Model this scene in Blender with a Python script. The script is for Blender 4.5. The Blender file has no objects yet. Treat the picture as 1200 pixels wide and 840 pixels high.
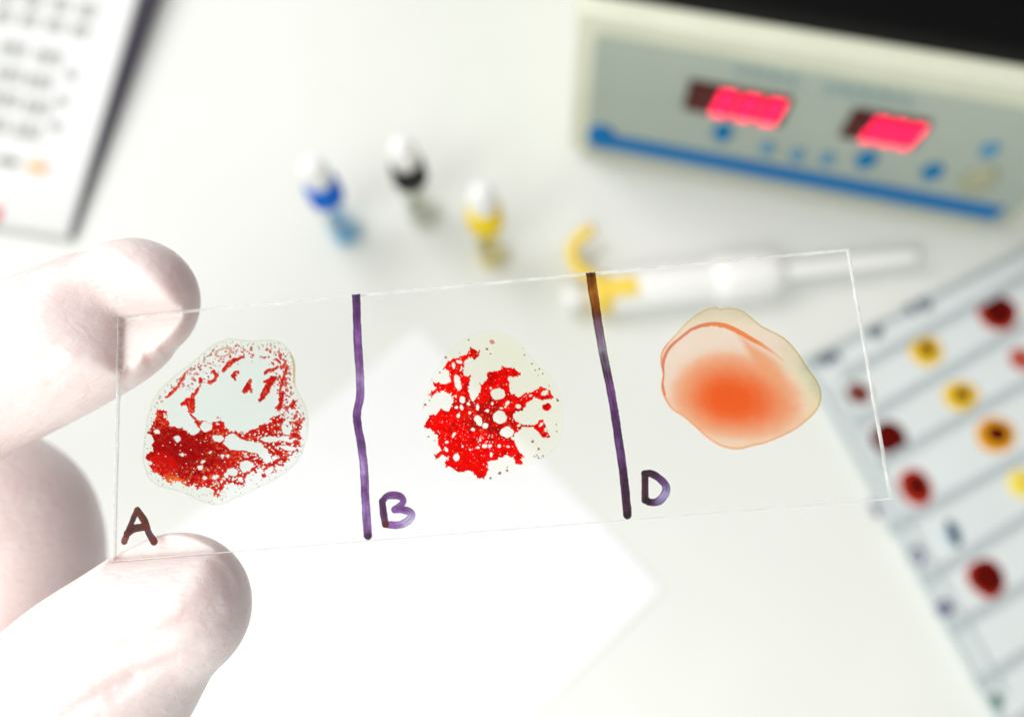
import bpy, bmesh, math, random
import numpy as np
from mathutils import Matrix, Vector

random.seed(5)
rng = np.random.default_rng(11)
SC = bpy.context.scene
COL = SC.collection
PI = math.pi

# ------------------------------------------------------------------ camera
F = 1000.0                                   # focal length in photo pixels (1200 wide)
HC = 0.42                                    # camera height over the bench, metres
_d = np.array([40., -323., -F]); _d /= np.linalg.norm(_d)
_Z = -_d; _X = np.array([1., 0, 0]) - _Z[0]*_Z; _X /= np.linalg.norm(_X); _Y = np.cross(_Z, _X)
MC = np.array([_X, _Y, _Z])                  # camera -> world rotation
CAMP = np.array([0, 0, HC])
cam_d = bpy.data.cameras.new('camera'); cam = bpy.data.objects.new('camera', cam_d); COL.objects.link(cam)
cam.matrix_world = Matrix.LocRotScale(Vector(CAMP), Matrix(MC.tolist()), None)
cam_d.sensor_width = 36; cam_d.lens = 30; cam_d.clip_start = 0.005; cam_d.clip_end = 50
cam_d.dof.use_dof = True; cam_d.dof.focus_distance = 0.0842; cam_d.dof.aperture_fstop = 13.8
SC.camera = cam

# ------------------------------------------------------------------ light
W = bpy.data.worlds.new("World"); SC.world = W; W.use_nodes = True
wn = W.node_tree; bg = wn.nodes['Background']           # soft room light: greenish from the left, lavender from the right
wtc = wn.nodes.new('ShaderNodeTexCoord'); wsx = wn.nodes.new('ShaderNodeSeparateXYZ'); wn.links.new(wtc.outputs['Generated'], wsx.inputs[0])
wmr = wn.nodes.new('ShaderNodeMapRange'); wmr.inputs[1].default_value = .0; wmr.inputs[2].default_value = 1.0; wn.links.new(wsx.outputs[0], wmr.inputs[0])
wcr = wn.nodes.new('ShaderNodeValToRGB'); wn.links.new(wmr.outputs[0], wcr.inputs[0])
wcr.color_ramp.elements[0].color = (.93, 1.0, .79, 1); wcr.color_ramp.elements[1].color = (.88, .80, 1.0, 1)
wn.links.new(wcr.outputs[0], bg.inputs[0]); bg.inputs[1].default_value = 0.42

def area(name, loc, target, size, power, color):
    l = bpy.data.lights.new(name, 'AREA'); l.shape = 'RECTANGLE'; l.size = size[0]; l.size_y = size[1]
    l.energy = power; l.color = color
    o = bpy.data.objects.new(name, l); COL.objects.link(o); o.location = loc
    o.rotation_euler = (Vector(target)-Vector(loc)).to_track_quat('-Z', 'Y').to_euler()
    return o
area('window_light', (-0.44, 0.42, 0.74), (-0.05, 0.03, 0.1), (0.5, 0.45), 4.1, (0.975, 0.94, 1.0))
area('fill_light', (-0.30, -0.34, 0.78), (-0.12, 0.0, 0.0), (0.5, 0.5), 5.5, (0.99, 0.985, 0.985))  # added fill light, brightens the lower left of the bench

vs = SC.view_settings
vs.view_transform = 'Standard'; vs.look = 'None'; vs.gamma = 1; vs.exposure = 0.10; vs.use_curve_mapping = False
cy = SC.cycles
cy.use_denoising = True
try: cy.denoiser = 'OPENIMAGEDENOISE'
except Exception: pass
cy.max_bounces = 10; cy.transparent_max_bounces = 32; cy.caustics_refractive = False; cy.caustics_reflective = False
cy.sample_clamp_indirect = 6

# ------------------------------------------------------------------ mapping helpers
def ray(u, v): return MC @ np.array([u-600, -(v-420), -F])
def G(u, v, z=0.0):
    """point of the plane at height z that shows at photo pixel (u, v)"""
    r = ray(u, v); t = (HC-z)/-r[2]
    return CAMP + r*t
def D(u, v, dep):
    """point at optical depth dep metres"""
    return CAMP + ray(u, v)*(dep/F)
def lin(c):
    c = np.asarray(c, float)/255.
    return np.where(c <= .04045, c/12.92, ((c+.055)/1.055)**2.4)
def lin4(r, g, b): return tuple(lin((r, g, b)))+(1.,)

# ------------------------------------------------------------------ object helpers
def tag(o, label=None, cat=None, group=None, kind=None):
    if label: o['label'] = label
    if cat: o['category'] = cat
    if group: o['group'] = group
    if kind: o['kind'] = kind
    return o
def empty(name, loc=(0, 0, 0), rz=0.0, mat=None):
    o = bpy.data.objects.new(name, None); COL.objects.link(o)
    o.empty_display_size = .01
    if mat is not None: o.matrix_world = mat
    else: o.location = loc; o.rotation_euler = (0, 0, rz)
    return o
def link(name, me, m=None, parent=None, smooth=False):
    o = bpy.data.objects.new(name, me); COL.objects.link(o)
    if m is not None and not me.materials:
        for k in (m if isinstance(m, (list, tuple)) else [m]): me.materials.append(k)
    if smooth: me.polygons.foreach_set('use_smooth', [True]*len(me.polygons))
    if parent: o.parent = parent
    return o
def bmlink(name, bm, m, parent=None, smooth=False):
    bmesh.ops.recalc_face_normals(bm, faces=bm.faces)
    me = bpy.data.meshes.new(name); bm.to_mesh(me); bm.free()
    return link(name, me, m, parent, smooth)
def pydata(name, v, f, m, parent=None, smooth=False):
    me = bpy.data.meshes.new(name); me.from_pydata([tuple(map(float, p)) for p in v], [], f); me.update()
    return link(name, me, m, parent, smooth)
def bx(bm, c, s, rz=0.0, bev=0.0, seg=2):
    r = bmesh.ops.create_cube(bm, size=1.0)
    vs_ = r['verts']
    M = Matrix.Translation(c) @ Matrix.Rotation(rz, 4, 'Z') @ Matrix.Diagonal((s[0], s[1], s[2], 1))
    bmesh.ops.transform(bm, matrix=M, verts=vs_)
    if bev > 0:
        es = list({e for v in vs_ for e in v.link_edges})
        bmesh.ops.bevel(bm, geom=es, offset=bev, segments=seg, profile=.5, affect='EDGES')
def box(name, c, s, m, parent=None, rz=0.0, bev=0.0, seg=2, smooth=False):
    bm = bmesh.new(); bx(bm, c, s, rz, bev, seg); return bmlink(name, bm, m, parent, smooth)
def prism(name, pts, z0, z1, m, parent=None, bev=0.0):
    """vertical prism over a polygon (counter-clockwise)"""
    bm = bmesh.new()
    b = [bm.verts.new((p[0], p[1], z0)) for p in pts]; t = [bm.verts.new((p[0], p[1], z1)) for p in pts]
    bm.faces.new(b[::-1]); bm.faces.new(t); n = len(pts)
    for i in range(n): bm.faces.new((b[i], b[(i+1) % n], t[(i+1) % n], t[i]))
    if bev > 0: bmesh.ops.bevel(bm, geom=list(bm.edges), offset=bev, segments=2, profile=.5, affect='EDGES')
    return bmlink(name, bm, m, parent)
def lathe(name, prof, m, parent=None, n=40, mat=None):
    bm = bmesh.new(); rings = []
    for r, z in prof:
        if r < 1e-7: rings.append([bm.verts.new((0, 0, z))])
        else: rings.append([bm.verts.new((r*math.cos(2*PI*i/n), r*math.sin(2*PI*i/n), z)) for i in range(n)])
    for a, b in zip(rings, rings[1:]):
        for i in range(n):
            j = (i+1) % n
            if len(a) == 1 and len(b) == 1: continue
            if len(a) == 1: bm.faces.new((a[0], b[i], b[j]))
            elif len(b) == 1: bm.faces.new((a[i], a[j], b[0]))
            else: bm.faces.new((a[i], a[j], b[j], b[i]))
    if mat is not None: bmesh.ops.transform(bm, matrix=mat, verts=bm.verts)
    return bmlink(name, bm, m, parent, True)
def catmull(P, n=10):
    P = [np.asarray(p, float) for p in P]; P = [2*P[0]-P[1]]+P+[2*P[-1]-P[-2]]; out = []
    for i in range(1, len(P)-2):
        for k in range(n):
            t = k/n
            out.append(.5*((2*P[i])+(-P[i-1]+P[i+1])*t+(2*P[i-1]-5*P[i]+4*P[i+1]-P[i+2])*t*t+(-P[i-1]+3*P[i]-3*P[i+1]+P[i+2])*t**3))
    out.append(P[-2]); return np.array(out)
def tube_bm(bm, path, rad, n=28, caps=6, flat=None):
    """round-ended tube through path with radius per point"""
    path = np.asarray(path, float); rad = np.asarray(rad, float)
    T = np.gradient(path, axis=0); T /= np.linalg.norm(T, axis=1)[:, None]
    pts = []; rr = []; tt = []
    for k in range(caps, 0, -1):
        a = k/caps*PI/2; pts.append(path[0]-T[0]*rad[0]*math.sin(a)); rr.append(max(rad[0]*math.cos(a), rad[0]*.02)); tt.append(T[0])
    for i in range(len(path)): pts.append(path[i]); rr.append(rad[i]); tt.append(T[i])
    for k in range(1, caps+1):
        a = k/caps*PI/2; pts.append(path[-1]+T[-1]*rad[-1]*math.sin(a)); rr.append(max(rad[-1]*math.cos(a), rad[-1]*.02)); tt.append(T[-1])
    up = np.array([0, 0, 1.]) if abs(tt[0][2]) < .9 else np.array([1., 0, 0])
    rings = []
    N = up - tt[0]*up.dot(tt[0]); N /= np.linalg.norm(N)
    for p, r, t in zip(pts, rr, tt):
        N = N - t*N.dot(t); N /= np.linalg.norm(N); B = np.cross(t, N)
        rings.append([bm.verts.new(tuple(p+(N*math.cos(2*PI*i/n)+B*math.sin(2*PI*i/n))*r)) for i in range(n)])
    for a, b in zip(rings, rings[1:]):
        for i in range(n): bm.faces.new((a[i], a[(i+1) % n], b[(i+1) % n], b[i]))
    bm.faces.new(rings[0][::-1]); bm.faces.new(rings[-1])
def tube(name, path, rad, m, parent=None, n=24, caps=5):
    bm = bmesh.new(); tube_bm(bm, path, rad, n, caps); return bmlink(name, bm, m, parent, True)

# ------------------------------------------------------------------ materials
def mat(name):
    m = bpy.data.materials.new(name); m.use_nodes = True; nt = m.node_tree
    for n in list(nt.nodes): nt.nodes.remove(n)
    out = nt.nodes.new('ShaderNodeOutputMaterial'); return m, nt, out
def pbr(name, col, rough=.4, spec=.5, noise=None, bump=None, sss=None, emis=None, metal=0., coat=0.):
    m, nt, out = mat(name); N = nt.nodes; L = nt.links
    b = N.new('ShaderNodeBsdfPrincipled'); L.new(b.outputs[0], out.inputs[0])
    b.inputs['Base Color'].default_value = tuple(col)+(1.,); b.inputs['Roughness'].default_value = rough
    b.inputs['Specular IOR Level'].default_value = spec; b.inputs['Metallic'].default_value = metal
    b.inputs['Coat Weight'].default_value = coat
    if noise or bump: tc = N.new('ShaderNodeTexCoord')
    if noise:
        sc, amt, det = noise
        t = N.new('ShaderNodeTexNoise'); t.inputs['Scale'].default_value = sc; t.inputs['Detail'].default_value = det
        L.new(tc.outputs['Object'], t.inputs['Vector'])
        r = N.new('ShaderNodeValToRGB'); L.new(t.outputs[0], r.inputs[0])
        r.color_ramp.elements[0].position = .3; r.color_ramp.elements[1].position = .7
        c = np.array(col); r.color_ramp.elements[0].color = tuple(c*(1-amt))+(1.,); r.color_ramp.elements[1].color = tuple(np.minimum(c*(1+amt*.5), 1))+(1.,)
        L.new(r.outputs[0], b.inputs['Base Color'])
    if bump:
        sc, st, dist = bump
        t = N.new('ShaderNodeTexNoise'); t.inputs['Scale'].default_value = sc; t.inputs['Detail'].default_value = 5
        L.new(tc.outputs['Object'], t.inputs['Vector'])
        bp = N.new('ShaderNodeBump'); bp.inputs['Strength'].default_value = st; bp.inputs['Distance'].default_value = dist
        L.new(t.outputs[0], bp.inputs['Height']); L.new(bp.outputs[0], b.inputs['Normal'])
    if sss:
        b.inputs['Subsurface Weight'].default_value = sss[0]; b.inputs['Subsurface Radius'].default_value = sss[1]
        b.inputs['Subsurface Scale'].default_value = sss[2]
    if emis:
        b.inputs['Emission Color'].default_value = tuple(emis[0])+(1.,); b.inputs['Emission Strength'].default_value = emis[1]
    return m
def clear(name, tint, f0=.04, rough=0.0, body=None, body_fac=0.0):
    """thin clear sheet: straight-through tint plus a Schlick mirror, optional milky body"""
    m, nt, out = mat(name); N = nt.nodes; L = nt.links
    t = N.new('ShaderNodeBsdfTransparent'); t.inputs[0].default_value = tuple(tint)+(1.,)
    g = N.new('ShaderNodeBsdfGlossy'); g.inputs['Roughness'].default_value = rough; g.inputs[0].default_value = (1, 1, 1, 1)
    lw = N.new('ShaderNodeLayerWeight'); lw.inputs[0].default_value = .5
    p = N.new('ShaderNodeMath'); p.operation = 'POWER'; p.inputs[1].default_value = 5; L.new(lw.outputs['Facing'], p.inputs[0])
    q = N.new('ShaderNodeMath'); q.operation = 'MULTIPLY_ADD'; q.inputs[1].default_value = 1-f0; q.inputs[2].default_value = f0; L.new(p.outputs[0], q.inputs[0])
    mx = N.new('ShaderNodeMixShader'); L.new(q.outputs[0], mx.inputs[0]); L.new(g.outputs[0], mx.inputs[2])
    src = t.outputs[0]
    if body is not None:
        df = N.new('ShaderNodeBsdfDiffuse'); df.inputs[0].default_value = tuple(body)+(1.,)
        tr = N.new('ShaderNodeBsdfTranslucent'); tr.inputs[0].default_value = tuple(body)+(1.,)
        a = N.new('ShaderNodeMixShader'); a.inputs[0].default_value = .5; L.new(df.outputs[0], a.inputs[1]); L.new(tr.outputs[0], a.inputs[2])
        b = N.new('ShaderNodeMixShader'); b.inputs[0].default_value = body_fac; L.new(t.outputs[0], b.inputs[1]); L.new(a.outputs[0], b.inputs[2])
        src = b.outputs[0]
    L.new(src, mx.inputs[1]); L.new(mx.outputs[0], out.inputs[0]); return m
def film(name, solid=.35, gloss=.03, rough=.15):
    """dried film: pigment colour 'col' and cover 'dens' are stored on the mesh"""
    m, nt, out = mat(name); N = nt.nodes; L = nt.links
    ca = N.new('ShaderNodeAttribute'); ca.attribute_name = 'col'
    da = N.new('ShaderNodeAttribute'); da.attribute_name = 'dens'
    t = N.new('ShaderNodeBsdfTransparent'); L.new(ca.outputs['Color'], t.inputs[0])
    df = N.new('ShaderNodeBsdfDiffuse'); L.new(ca.outputs['Color'], df.inputs[0])
    tr = N.new('ShaderNodeBsdfTranslucent'); L.new(ca.outputs['Color'], tr.inputs[0])
    a = N.new('ShaderNodeMixShader'); a.inputs[0].default_value = .5; L.new(df.outputs[0], a.inputs[1]); L.new(tr.outputs[0], a.inputs[2])
    b = N.new('ShaderNodeMixShader'); b.inputs[0].default_value = solid; L.new(t.outputs[0], b.inputs[1]); L.new(a.outputs[0], b.inputs[2])
    g = N.new('ShaderNodeBsdfGlossy'); g.inputs['Roughness'].default_value = rough
    c = N.new('ShaderNodeMixShader'); c.inputs[0].default_value = gloss; L.new(b.outputs[0], c.inputs[1]); L.new(g.outputs[0], c.inputs[2])
    e = N.new('ShaderNodeMixShader'); w = N.new('ShaderNodeBsdfTransparent')
    L.new(da.outputs['Fac'], e.inputs[0]); L.new(w.outputs[0], e.inputs[1]); L.new(c.outputs[0], e.inputs[2])
    L.new(e.outputs[0], out.inputs[0]); return m

M_BENCH = pbr('bench_laminate', (.775, .79, .755), .6, .15, noise=(9, .03, 6), bump=(900, .05, .0003))
M_PAPER = pbr('white_paper', (.885, .89, .90), .8, .2, noise=(60, .015, 5), bump=(700, .1, .0002))
M_GLASS = clear('slide_glass', (.997, .999, .998), .012)
M_LATEX = None
M_BLOODF = film('blood_clot_film', .42, .005, .3)
M_SERUM = film('serum_film', .03, .006, .1)
M_DROP = film('drop_film', .10, .008, .1)
M_INK = film('marker_ink', .40, .006, .3)

# ================================================================== bench and paper
box('bench_top', (0.1, 0.1, -0.02), (3.0, 3.0, 0.04), M_BENCH, bev=.003)['kind'] = 'structure'

c_top = G(490, 385); c_right = G(775, 690)
ex = (c_right-c_top)[:2]; Lx = np.linalg.norm(ex); ex /= Lx
ey = np.array([ex[1], -ex[0]])                      # towards the lower left
c0 = c_right[:2]-ex*max(Lx, .19)
q = [c_top[:2], c_top[:2]+ey*.27, c_right[:2]+ey*.27, c_right[:2]]
nx, ny = 14, 20; PV = []; PF = []
for k, zz in enumerate((.0012, .0002)):
    for j in range(ny+1):
        for i in range(nx+1):
            p = q[0]*(1-i/nx)*(1-j/ny)+q[3]*(i/nx)*(1-j/ny)+q[1]*(1-i/nx)*(j/ny)+q[2]*(i/nx)*(j/ny)
            lift = .0006*math.sin(i*.5+1)*math.sin(j*.35) + .0009*((i/nx)**6)*((1-j/ny)**4)
            PV.append((p[0], p[1], zz-.0004+max(lift, 0)))
S_ = (nx+1)*(ny+1)
for j in range(ny):
    for i in range(nx):
        a = j*(nx+1)+i; PF.append((a, a+nx+1, a+nx+2, a+1)); PF.append((S_+a, S_+a+1, S_+a+nx+2, S_+a+nx+1))
edge = [i for i in range(nx)]+[(j*(nx+1)+nx) for j in range(ny)]+[ny*(nx+1)+i for i in range(nx, 0, -1)]+[j*(nx+1) for j in range(ny, 0, -1)]
for a, b in zip(edge, edge[1:]+edge[:1]): PF.append((a, b, S_+b, S_+a))
tag(pydata('paper_sheet', PV, PF, M_PAPER), 'blank white sheet of paper lying flat on the bench below the slide', 'paper')

# ================================================================== instrument with displays
M_CASE = pbr('cream_case', (.72, .73, .60), .4, .4, noise=(30, .05, 4))
M_FACE = pbr('grey_face', tuple(lin((172, 183, 174))), .5, .2, noise=(25, .04, 4))
M_BLUE = pbr('blue_print', (0., .165, .46), .5, .1)
M_BTN = pbr('blue_button', (.0, .18, .42), .5, .1)
M_BTNL = pbr('pale_blue_button', tuple(lin((80, 145, 185))), .5, .2)
M_TEAL = pbr('pale_blue_print', tuple(lin((140, 168, 175))), .5, .3)
M_BLACK = pbr('black_plastic', (.004, .004, .004), .55, .15)
M_WIN = pbr('dark_red_window', (.06, .003, .002), .3, .3)
M_LED = pbr('lit_red_segment', (.5, .01, .05), .4, .3, emis=((1.0, .002, .065), 2.6))
M_LEDOFF = pbr('unlit_red_segment', (.11, .01, .006), .4, .3)
M_KNOB = pbr('beige_knob', (.40, .41, .28), .5, .2)

fa = G(666, 184); fb = G(1177, 280)
dx = (fb-fa)[:2]; LD = float(np.linalg.norm(dx)); dxn = dx/LD; aD = math.atan2(dxn[1], dxn[0])
dyn = np.array([-dxn[1], dxn[0]])                   # away from the camera
HD, DD = .1238, .20
dev = empty('bench_instrument', (fa[0], fa[1], 0), aD)
tag(dev, 'cream boxy bench instrument with two glowing red number displays and a blue stripe', 'instrument')
def FP(u, v, off=0.0):
    """photo pixel -> (s, z) on the instrument's front plane"""
    r = ray(u, v); o = CAMP[:2]-fa[:2]
    t = -(o.dot(dyn)+off)/(r[:2].dot(dyn)); p = CAMP+r*t
    return float((p[:2]-fa[:2]).dot(dxn)), float(p[2])
bm = bmesh.new(); bx(bm, (LD/2, DD/2, HD/2+.0034), (LD, DD, HD-.0052), 0, .004, 4)
bmlink('case', bm, M_CASE, dev, True)
for fx, fy in ((.02, .02), (LD-.02, .02), (.02, DD-.02), (LD-.02, DD-.02)):
    lathe('foot', [(0, 0), (.007, 0), (.007, .006), (0, .006)], M_BLACK, dev, 16, Matrix.Translation((fx, fy, 0)))
# front face sheet (polygon read from its corners, built as a thin plate)
def plate(name, uvs, y0, y1, m, parent=dev, bev=.0006):
    bm = bmesh.new(); P = [FP(*p) for p in uvs]
    a = [bm.verts.new((s, -y0, z)) for s, z in P]; b = [bm.verts.new((s, -y1, z)) for s, z in P]
    n = len(P); bm.faces.new(a); bm.faces.new(b[::-1])
    for i in range(n): bm.faces.new((a[i], b[i], b[(i+1) % n], a[(i+1) % n]))
    if bev: bmesh.ops.bevel(bm, geom=list(bm.edges), offset=bev, segments=1, affect='EDGES')
    return bmlink(name, bm, m, parent)
s0, zt = FP(703, 41); s1, zb = FP(684, 168); zt -= .001
SR = LD-.008
bm = bmesh.new(); bx(bm, ((.5*(s0+s1)+SR)/2, -.0008, (zt+zb)/2-.001), (SR-.5*(s0+s1), .0028, zt-zb+.004), 0, .0009, 2)
facep = bmlink('front_panel', bm, M_FACE, dev)
# rim strips around the face
bm = bmesh.new()
bx(bm, (LD/2, -.0010, HD-.005), (LD-.004, .005, .006), 0, .002, 3)
bmlink('top_rim', bm, M_CASE, dev, True)
# stripe
P0 = FP(700, 158); P1 = FP(1171, 246)
zs = .5*(P0[1]+P1[1]); hst = 1.2*abs(FP(930, 192)[1]-FP(930, 206)[1])
bm = bmesh.new(); bx(bm, ((P0[0]+P1[0])/2, -.0026, zs), (P1[0]-P0[0], .0012, hst), 0, .0005, 1)
bmlink('blue_stripe', bm, M_BLUE, dev)
def disc(name, u, v, rpx, m, th=.0016, y=.0022, parent=dev, n=28, squash=1.0):
    s, z = FP(u, v); k = abs(FP(u+10, v)[0]-s)/10
    T = Matrix.Translation((s, -y, z)) @ Matrix.Rotation(PI/2, 4, 'X') @ Matrix.Diagonal((1, squash*1.6, 1, 1))
    return lathe(name, [(0, th), (rpx*k*.8, th), (rpx*k, th*.6), (rpx*k, 0), (0, 0)], m, parent, n, T)
disc('stripe_end', 706, 156, 17, M_BLUE, .0014, .0022, squash=.9)
for (u, v, r, m_) in ((848, 150, 12, M_BTN), (1016, 182, 13, M_BTN), (1093, 196, 13, M_BTN), (900, 169, 8, M_BTNL), (935, 177, 8.5, M_BTNL), (970, 181, 8.5, M_BTNL), (1160, 170, 11, M_BTNL)):
    disc('button', u, v, r, m_, .002)
disc('knob', 1147, 206, 22, M_KNOB, .0022)
# displays with seven-segment digits
def display(u, v, wpx, n_lit, zc_off=0):
    s, z = FP(u, v); k = abs(FP(u+10, v)[0]-s)/10; w = wpx*k; h = .0215
    root = box('display_window', (s, -.003, z), (w, .0022, h), M_WIN, dev, 0, .0008)
    n = n_lit+1; cw = w*.94/n
    for i in range(n):
        cx = s-w*.47+cw*(i+.5); lit = i > 0
        sw = cw*.68; sh = h*.84; t = sw*.28; bm = bmesh.new(); yy = -.0046
        for (ox, oz, a, b) in ((0, sh/2-t/2, sw, t), (0, 0, sw*.9, t), (0, -sh/2+t/2, sw, t), (-sw/2+t/2, sh/4, t, sh/2-t), (sw/2-t/2, sh/4, t, sh/2-t), (-sw/2+t/2, -sh/4, t, sh/2-t), (sw/2-t/2, -sh/4, t, sh/2-t)):
            if not lit and False: continue
            bx(bm, (cx+ox+(oz*.12), yy, z+oz), (a*.97, .0008, b*.97), 0)
        bmlink('digit', bm, M_LED if lit else M_LEDOFF, root)
display(864, 115, 126, 3); display(1037, 145, 100, 3)
# illegible pale blue caption line above the displays
for (u0, v0, u1, v1) in ((862, 76, 940, 92), (968, 98, 1072, 114)):
    n = 7 if u0 < 900 else 9; bm = bmesh.new()
    for i in range(n):
        t = (i+.5)/n; s, z = FP(u0+(u1-u0)*t, v0+(v1-v0)*t); k = abs(FP(u0+10, v0)[0]-FP(u0, v0)[0])/10
        hh = .006 if i % 3 else .0078
        bx(bm, (s-.0016, -.0026, z), (.0011, .0006, hh)); bx(bm, (s+.0012, -.0026, z+(.002 if i % 2 else -.002)), (.0034, .0006, .0012))
        if i % 2: bx(bm, (s+.0024, -.0026, z), (.0011, .0006, hh*.7))
    bmlink('caption_print', bm, M_TEAL, dev)
box('black_lid', (LD/2+.002, DD/2+.001, HD+.0035), (LD-.002, DD-.005, .010), M_BLACK, dev, 0, .002)
scr = empty('light_block_screen', (fa[0]+dxn[0]*LD*.62+dyn[0]*.10, fa[1]+dxn[1]*LD*.62+dyn[1]*.10, HD+.0085), aD)  # tall black panel added to block ambient light from behind
tag(scr, 'tall black light-blocking screen added on top of the cream instrument', 'screen')
box('blocking_panel', (0, 0, .125), (.30, .035, .19), M_BLACK, scr, 0, .004)
box('stand', (0, .01, .018), (.05, .02, .036), M_BLACK, scr, 0, .003); box('stand_base', (0, 0, .003), (.16, .11, .006), M_BLACK, scr, 0, .002)

# ================================================================== keypad unit, upper left
M_KCASE = pbr('white_keypad_case', (.70, .71, .70), .4, .4, noise=(20, .02, 4))
M_KSIDE = pbr('charcoal_side', (.085, .072, .110), .5, .2)
M_KEY = pbr('key_white', (.56, .57, .55), .45, .4)
M_LEG = pbr('key_legend', (.26, .265, .25), .6, .2)
M_OR = pbr('orange_key', (.85, .42, .10), .4, .4)
M_RED = pbr('red_key', (.75, .05, .03), .4, .4)
h0, h1 = .008, .032                                   # wedge: thin in front, thick behind
kc = G(78, 277, h0); kr = G(150, 0, .030)
ky = (kr-kc)[:2]; ky /= np.linalg.norm(ky); kx = np.array([ky[1], -ky[0]])
KL, KW = .30, .19
key = empty('keypad_unit', (kc[0], kc[1], 0), math.atan2(kx[1], kx[0]))
tag(key, 'white wedge-shaped keypad unit with rows of small keys and dark charcoal sides', 'keypad')
def slab(name, x0, x1, y0, y1, za, zb, base, m, bev=.002):
    bm = bmesh.new(); V = []
    for (x, y) in ((x0, y0), (x1, y0), (x1, y1), (x0, y1)):
        V.append(bm.verts.new((x, y, base if not callable(base) else base(y))))
    for (x, y) in ((x0, y0), (x1, y0), (x1, y1), (x0, y1)):
        V.append(bm.verts.new((x, y, za+(zb-za)*y/KL)))
    for f in ((3, 2, 1, 0), (4, 5, 6, 7), (0, 1, 5, 4), (1, 2, 6, 5), (2, 3, 7, 6), (3, 0, 4, 7)): bm.faces.new([V[i] for i in f])
    bmesh.ops.bevel(bm, geom=list(bm.edges), offset=bev, segments=3, profile=.5, affect='EDGES')
    return bmlink(name, bm, m, key, True)
slab('lower_case', -KW+.002, -.001, .002, KL-.002, h0-.004, h1+.006, .0, M_KSIDE, .0015)
slab('top_case', -KW, 0, 0, KL, h0, h1+.010, lambda y: h0-.0035+(h1+.010-h0)*y/KL, M_KCASE, .0015)
def kz(y): return h0+(h1+.010-h0)*y/KL
def KP(u, v):
    z = .012
    for _ in range(4):
        p = G(u, v, z)-np.array([kc[0], kc[1], 0]); x = p[:2].dot(kx); y = p[:2].dot(ky); z = kz(y)
    return float(x), float(y)
# rows: direction of rows and columns follows the case
keyrows = [([(102, 14), (71, 7), (39, 2), (7, -4)], 's'), ([(94, 37), (64, 31), (34, 25), (4, 20)], 's'),
           ([(57, 68), (16, 59), (-25, 50)], 'w'), ([(46, 97), (11, 89), (-30, 80)], 'w'),
           ([(43, 127), (7, 118), (-34, 110)], 'w'), ([(32, 155), (-6, 147), (-46, 139)], 'w')]
def addkey(u, v, w, h, m, legend):
    x, y = KP(u, v); z = kz(y)
    tl = math.atan2(h1+.010-h0, KL)
    bm = bmesh.new(); bx(bm, (0, 0, 0), (w, h, .003), 0, .0012, 2)
    T = Matrix.Translation((x, y, z+.0008)) @ Matrix.Rotation(tl, 4, 'X')
    bmesh.ops.transform(bm, matrix=T, verts=bm.verts)
    k = bmlink('key', bm, m, key)
    if legend:
        bm = bmesh.new()
        for i in range(legend):
            cx = (i-(legend-1)/2)*.0036
            hh = .0040
            for (ox, oy, a, b) in ((-.0011, 0, .0007, hh), (0, hh/2, .0024, .0007), (0, -hh/2, .0024, .0007), (.0011, hh/4 if (i+int(u)) % 2 else -hh/4, .0009, hh/2)):
                bx(bm, (cx+ox, oy, .00165), (a, b, .0003))
        bmesh.ops.transform(bm, matrix=T, verts=bm.verts)
        bmlink('legend', bm, M_LEG, k)
for pts, kind_ in keyrows:
    for (u, v) in pts: addkey(u, v, .0105 if kind_ == 's' else .0155, .0085 if kind_ == 's' else .0095, M_KEY, 2 if kind_ == 's' else 3)
for (u, v) in ((84, 89), (73, 120), (66, 149)): addkey(u, v, .006, .006, M_KEY, 1)
addkey(45, 197, .011, .0045, M_OR, 0); tag(key.children[-1], 'orange key')
addkey(10, 190, .012, .004, M_LEG, 0); addkey(-9, 252, .010, .009, M_RED, 0)

# ================================================================== dropper bottles
def bottle(u, v, cap_m, liq_m, refr_m, liq_h, label, name='dropper_bottle'):
    p = G(u, v); r = empty(name, (p[0], p[1], 0), 0)
    tag(r, label, 'dropper bottle', 'dropper bottles standing on the bench')
    lathe('glass_body', [(0, .0005), (.0078, .0005), (.0086, .0015), (.0086, .031), (.0080, .035), (.0062, .039), (.0060, .045), (.0054, .045), (.0056, .039), (.0073, .034), (.0078, .030), (.0078, .003), (0, .003)], M_VIAL, r)
    lathe('refraction_ring', [(.0050, .0006), (.0082, .0006), (.0085, .0012), (.0085, .0046), (.0079, .0050), (.0052, .0040), (.0050, .0006)], refr_m, r)  # coloured ring paints in the crescent refracted at the vial bottom
    lathe('liquid', [(0, .0034), (.0075, .0034), (.0076, liq_h), (.0072, liq_h-.0003), (0, liq_h-.0005)], liq_m, r)
    lathe('coloured_cap', [(.0059, .0390), (.0078, .0386), (.0084, .0394), (.0084, .0520), (.0078, .0545), (.0050, .0556), (0, .0556)], cap_m, r, 48)
    bm = bmesh.new()
    for i in range(30):
        a = 2*PI*i/30; bx(bm, (math.cos(a)*.0085, math.sin(a)*.0085, .0455), (.0007, .0007, .0110), a)
    bmlink('cap_ribs', bm, cap_m, r)
    lathe('white_dropper_tip', [(.0058, .0555), (.0066, .0562), (.0068, .0620), (.0064, .0672), (.0050, .0710), (.0026, .0730), (0, .0734)], M_TEAT, r)
    return r
M_VIAL = clear('vial_glass', (.985, .99, .985), .03)
M_TEAT = pbr('white_teat', (.93, .93, .92), .35, .5, sss=(.2, (.01, .01, .01), .1))
M_CB = pbr('blue_cap', (0., .16, .70), .45, .12)
M_BB = pbr('blue_refraction', (.08, .55, .95), .4, .2); M_BK = pbr('grey_refraction', (.70, .71, .62), .4, .2); M_BY = pbr('yellow_refraction', (.95, .80, .20), .4, .2)  # colours of the painted refraction crescents
M_CK = pbr('black_cap', (.012, .011, .012), .45, .2)
M_CY = pbr('yellow_cap', (.95, .72, .012), .45, .12)
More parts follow.
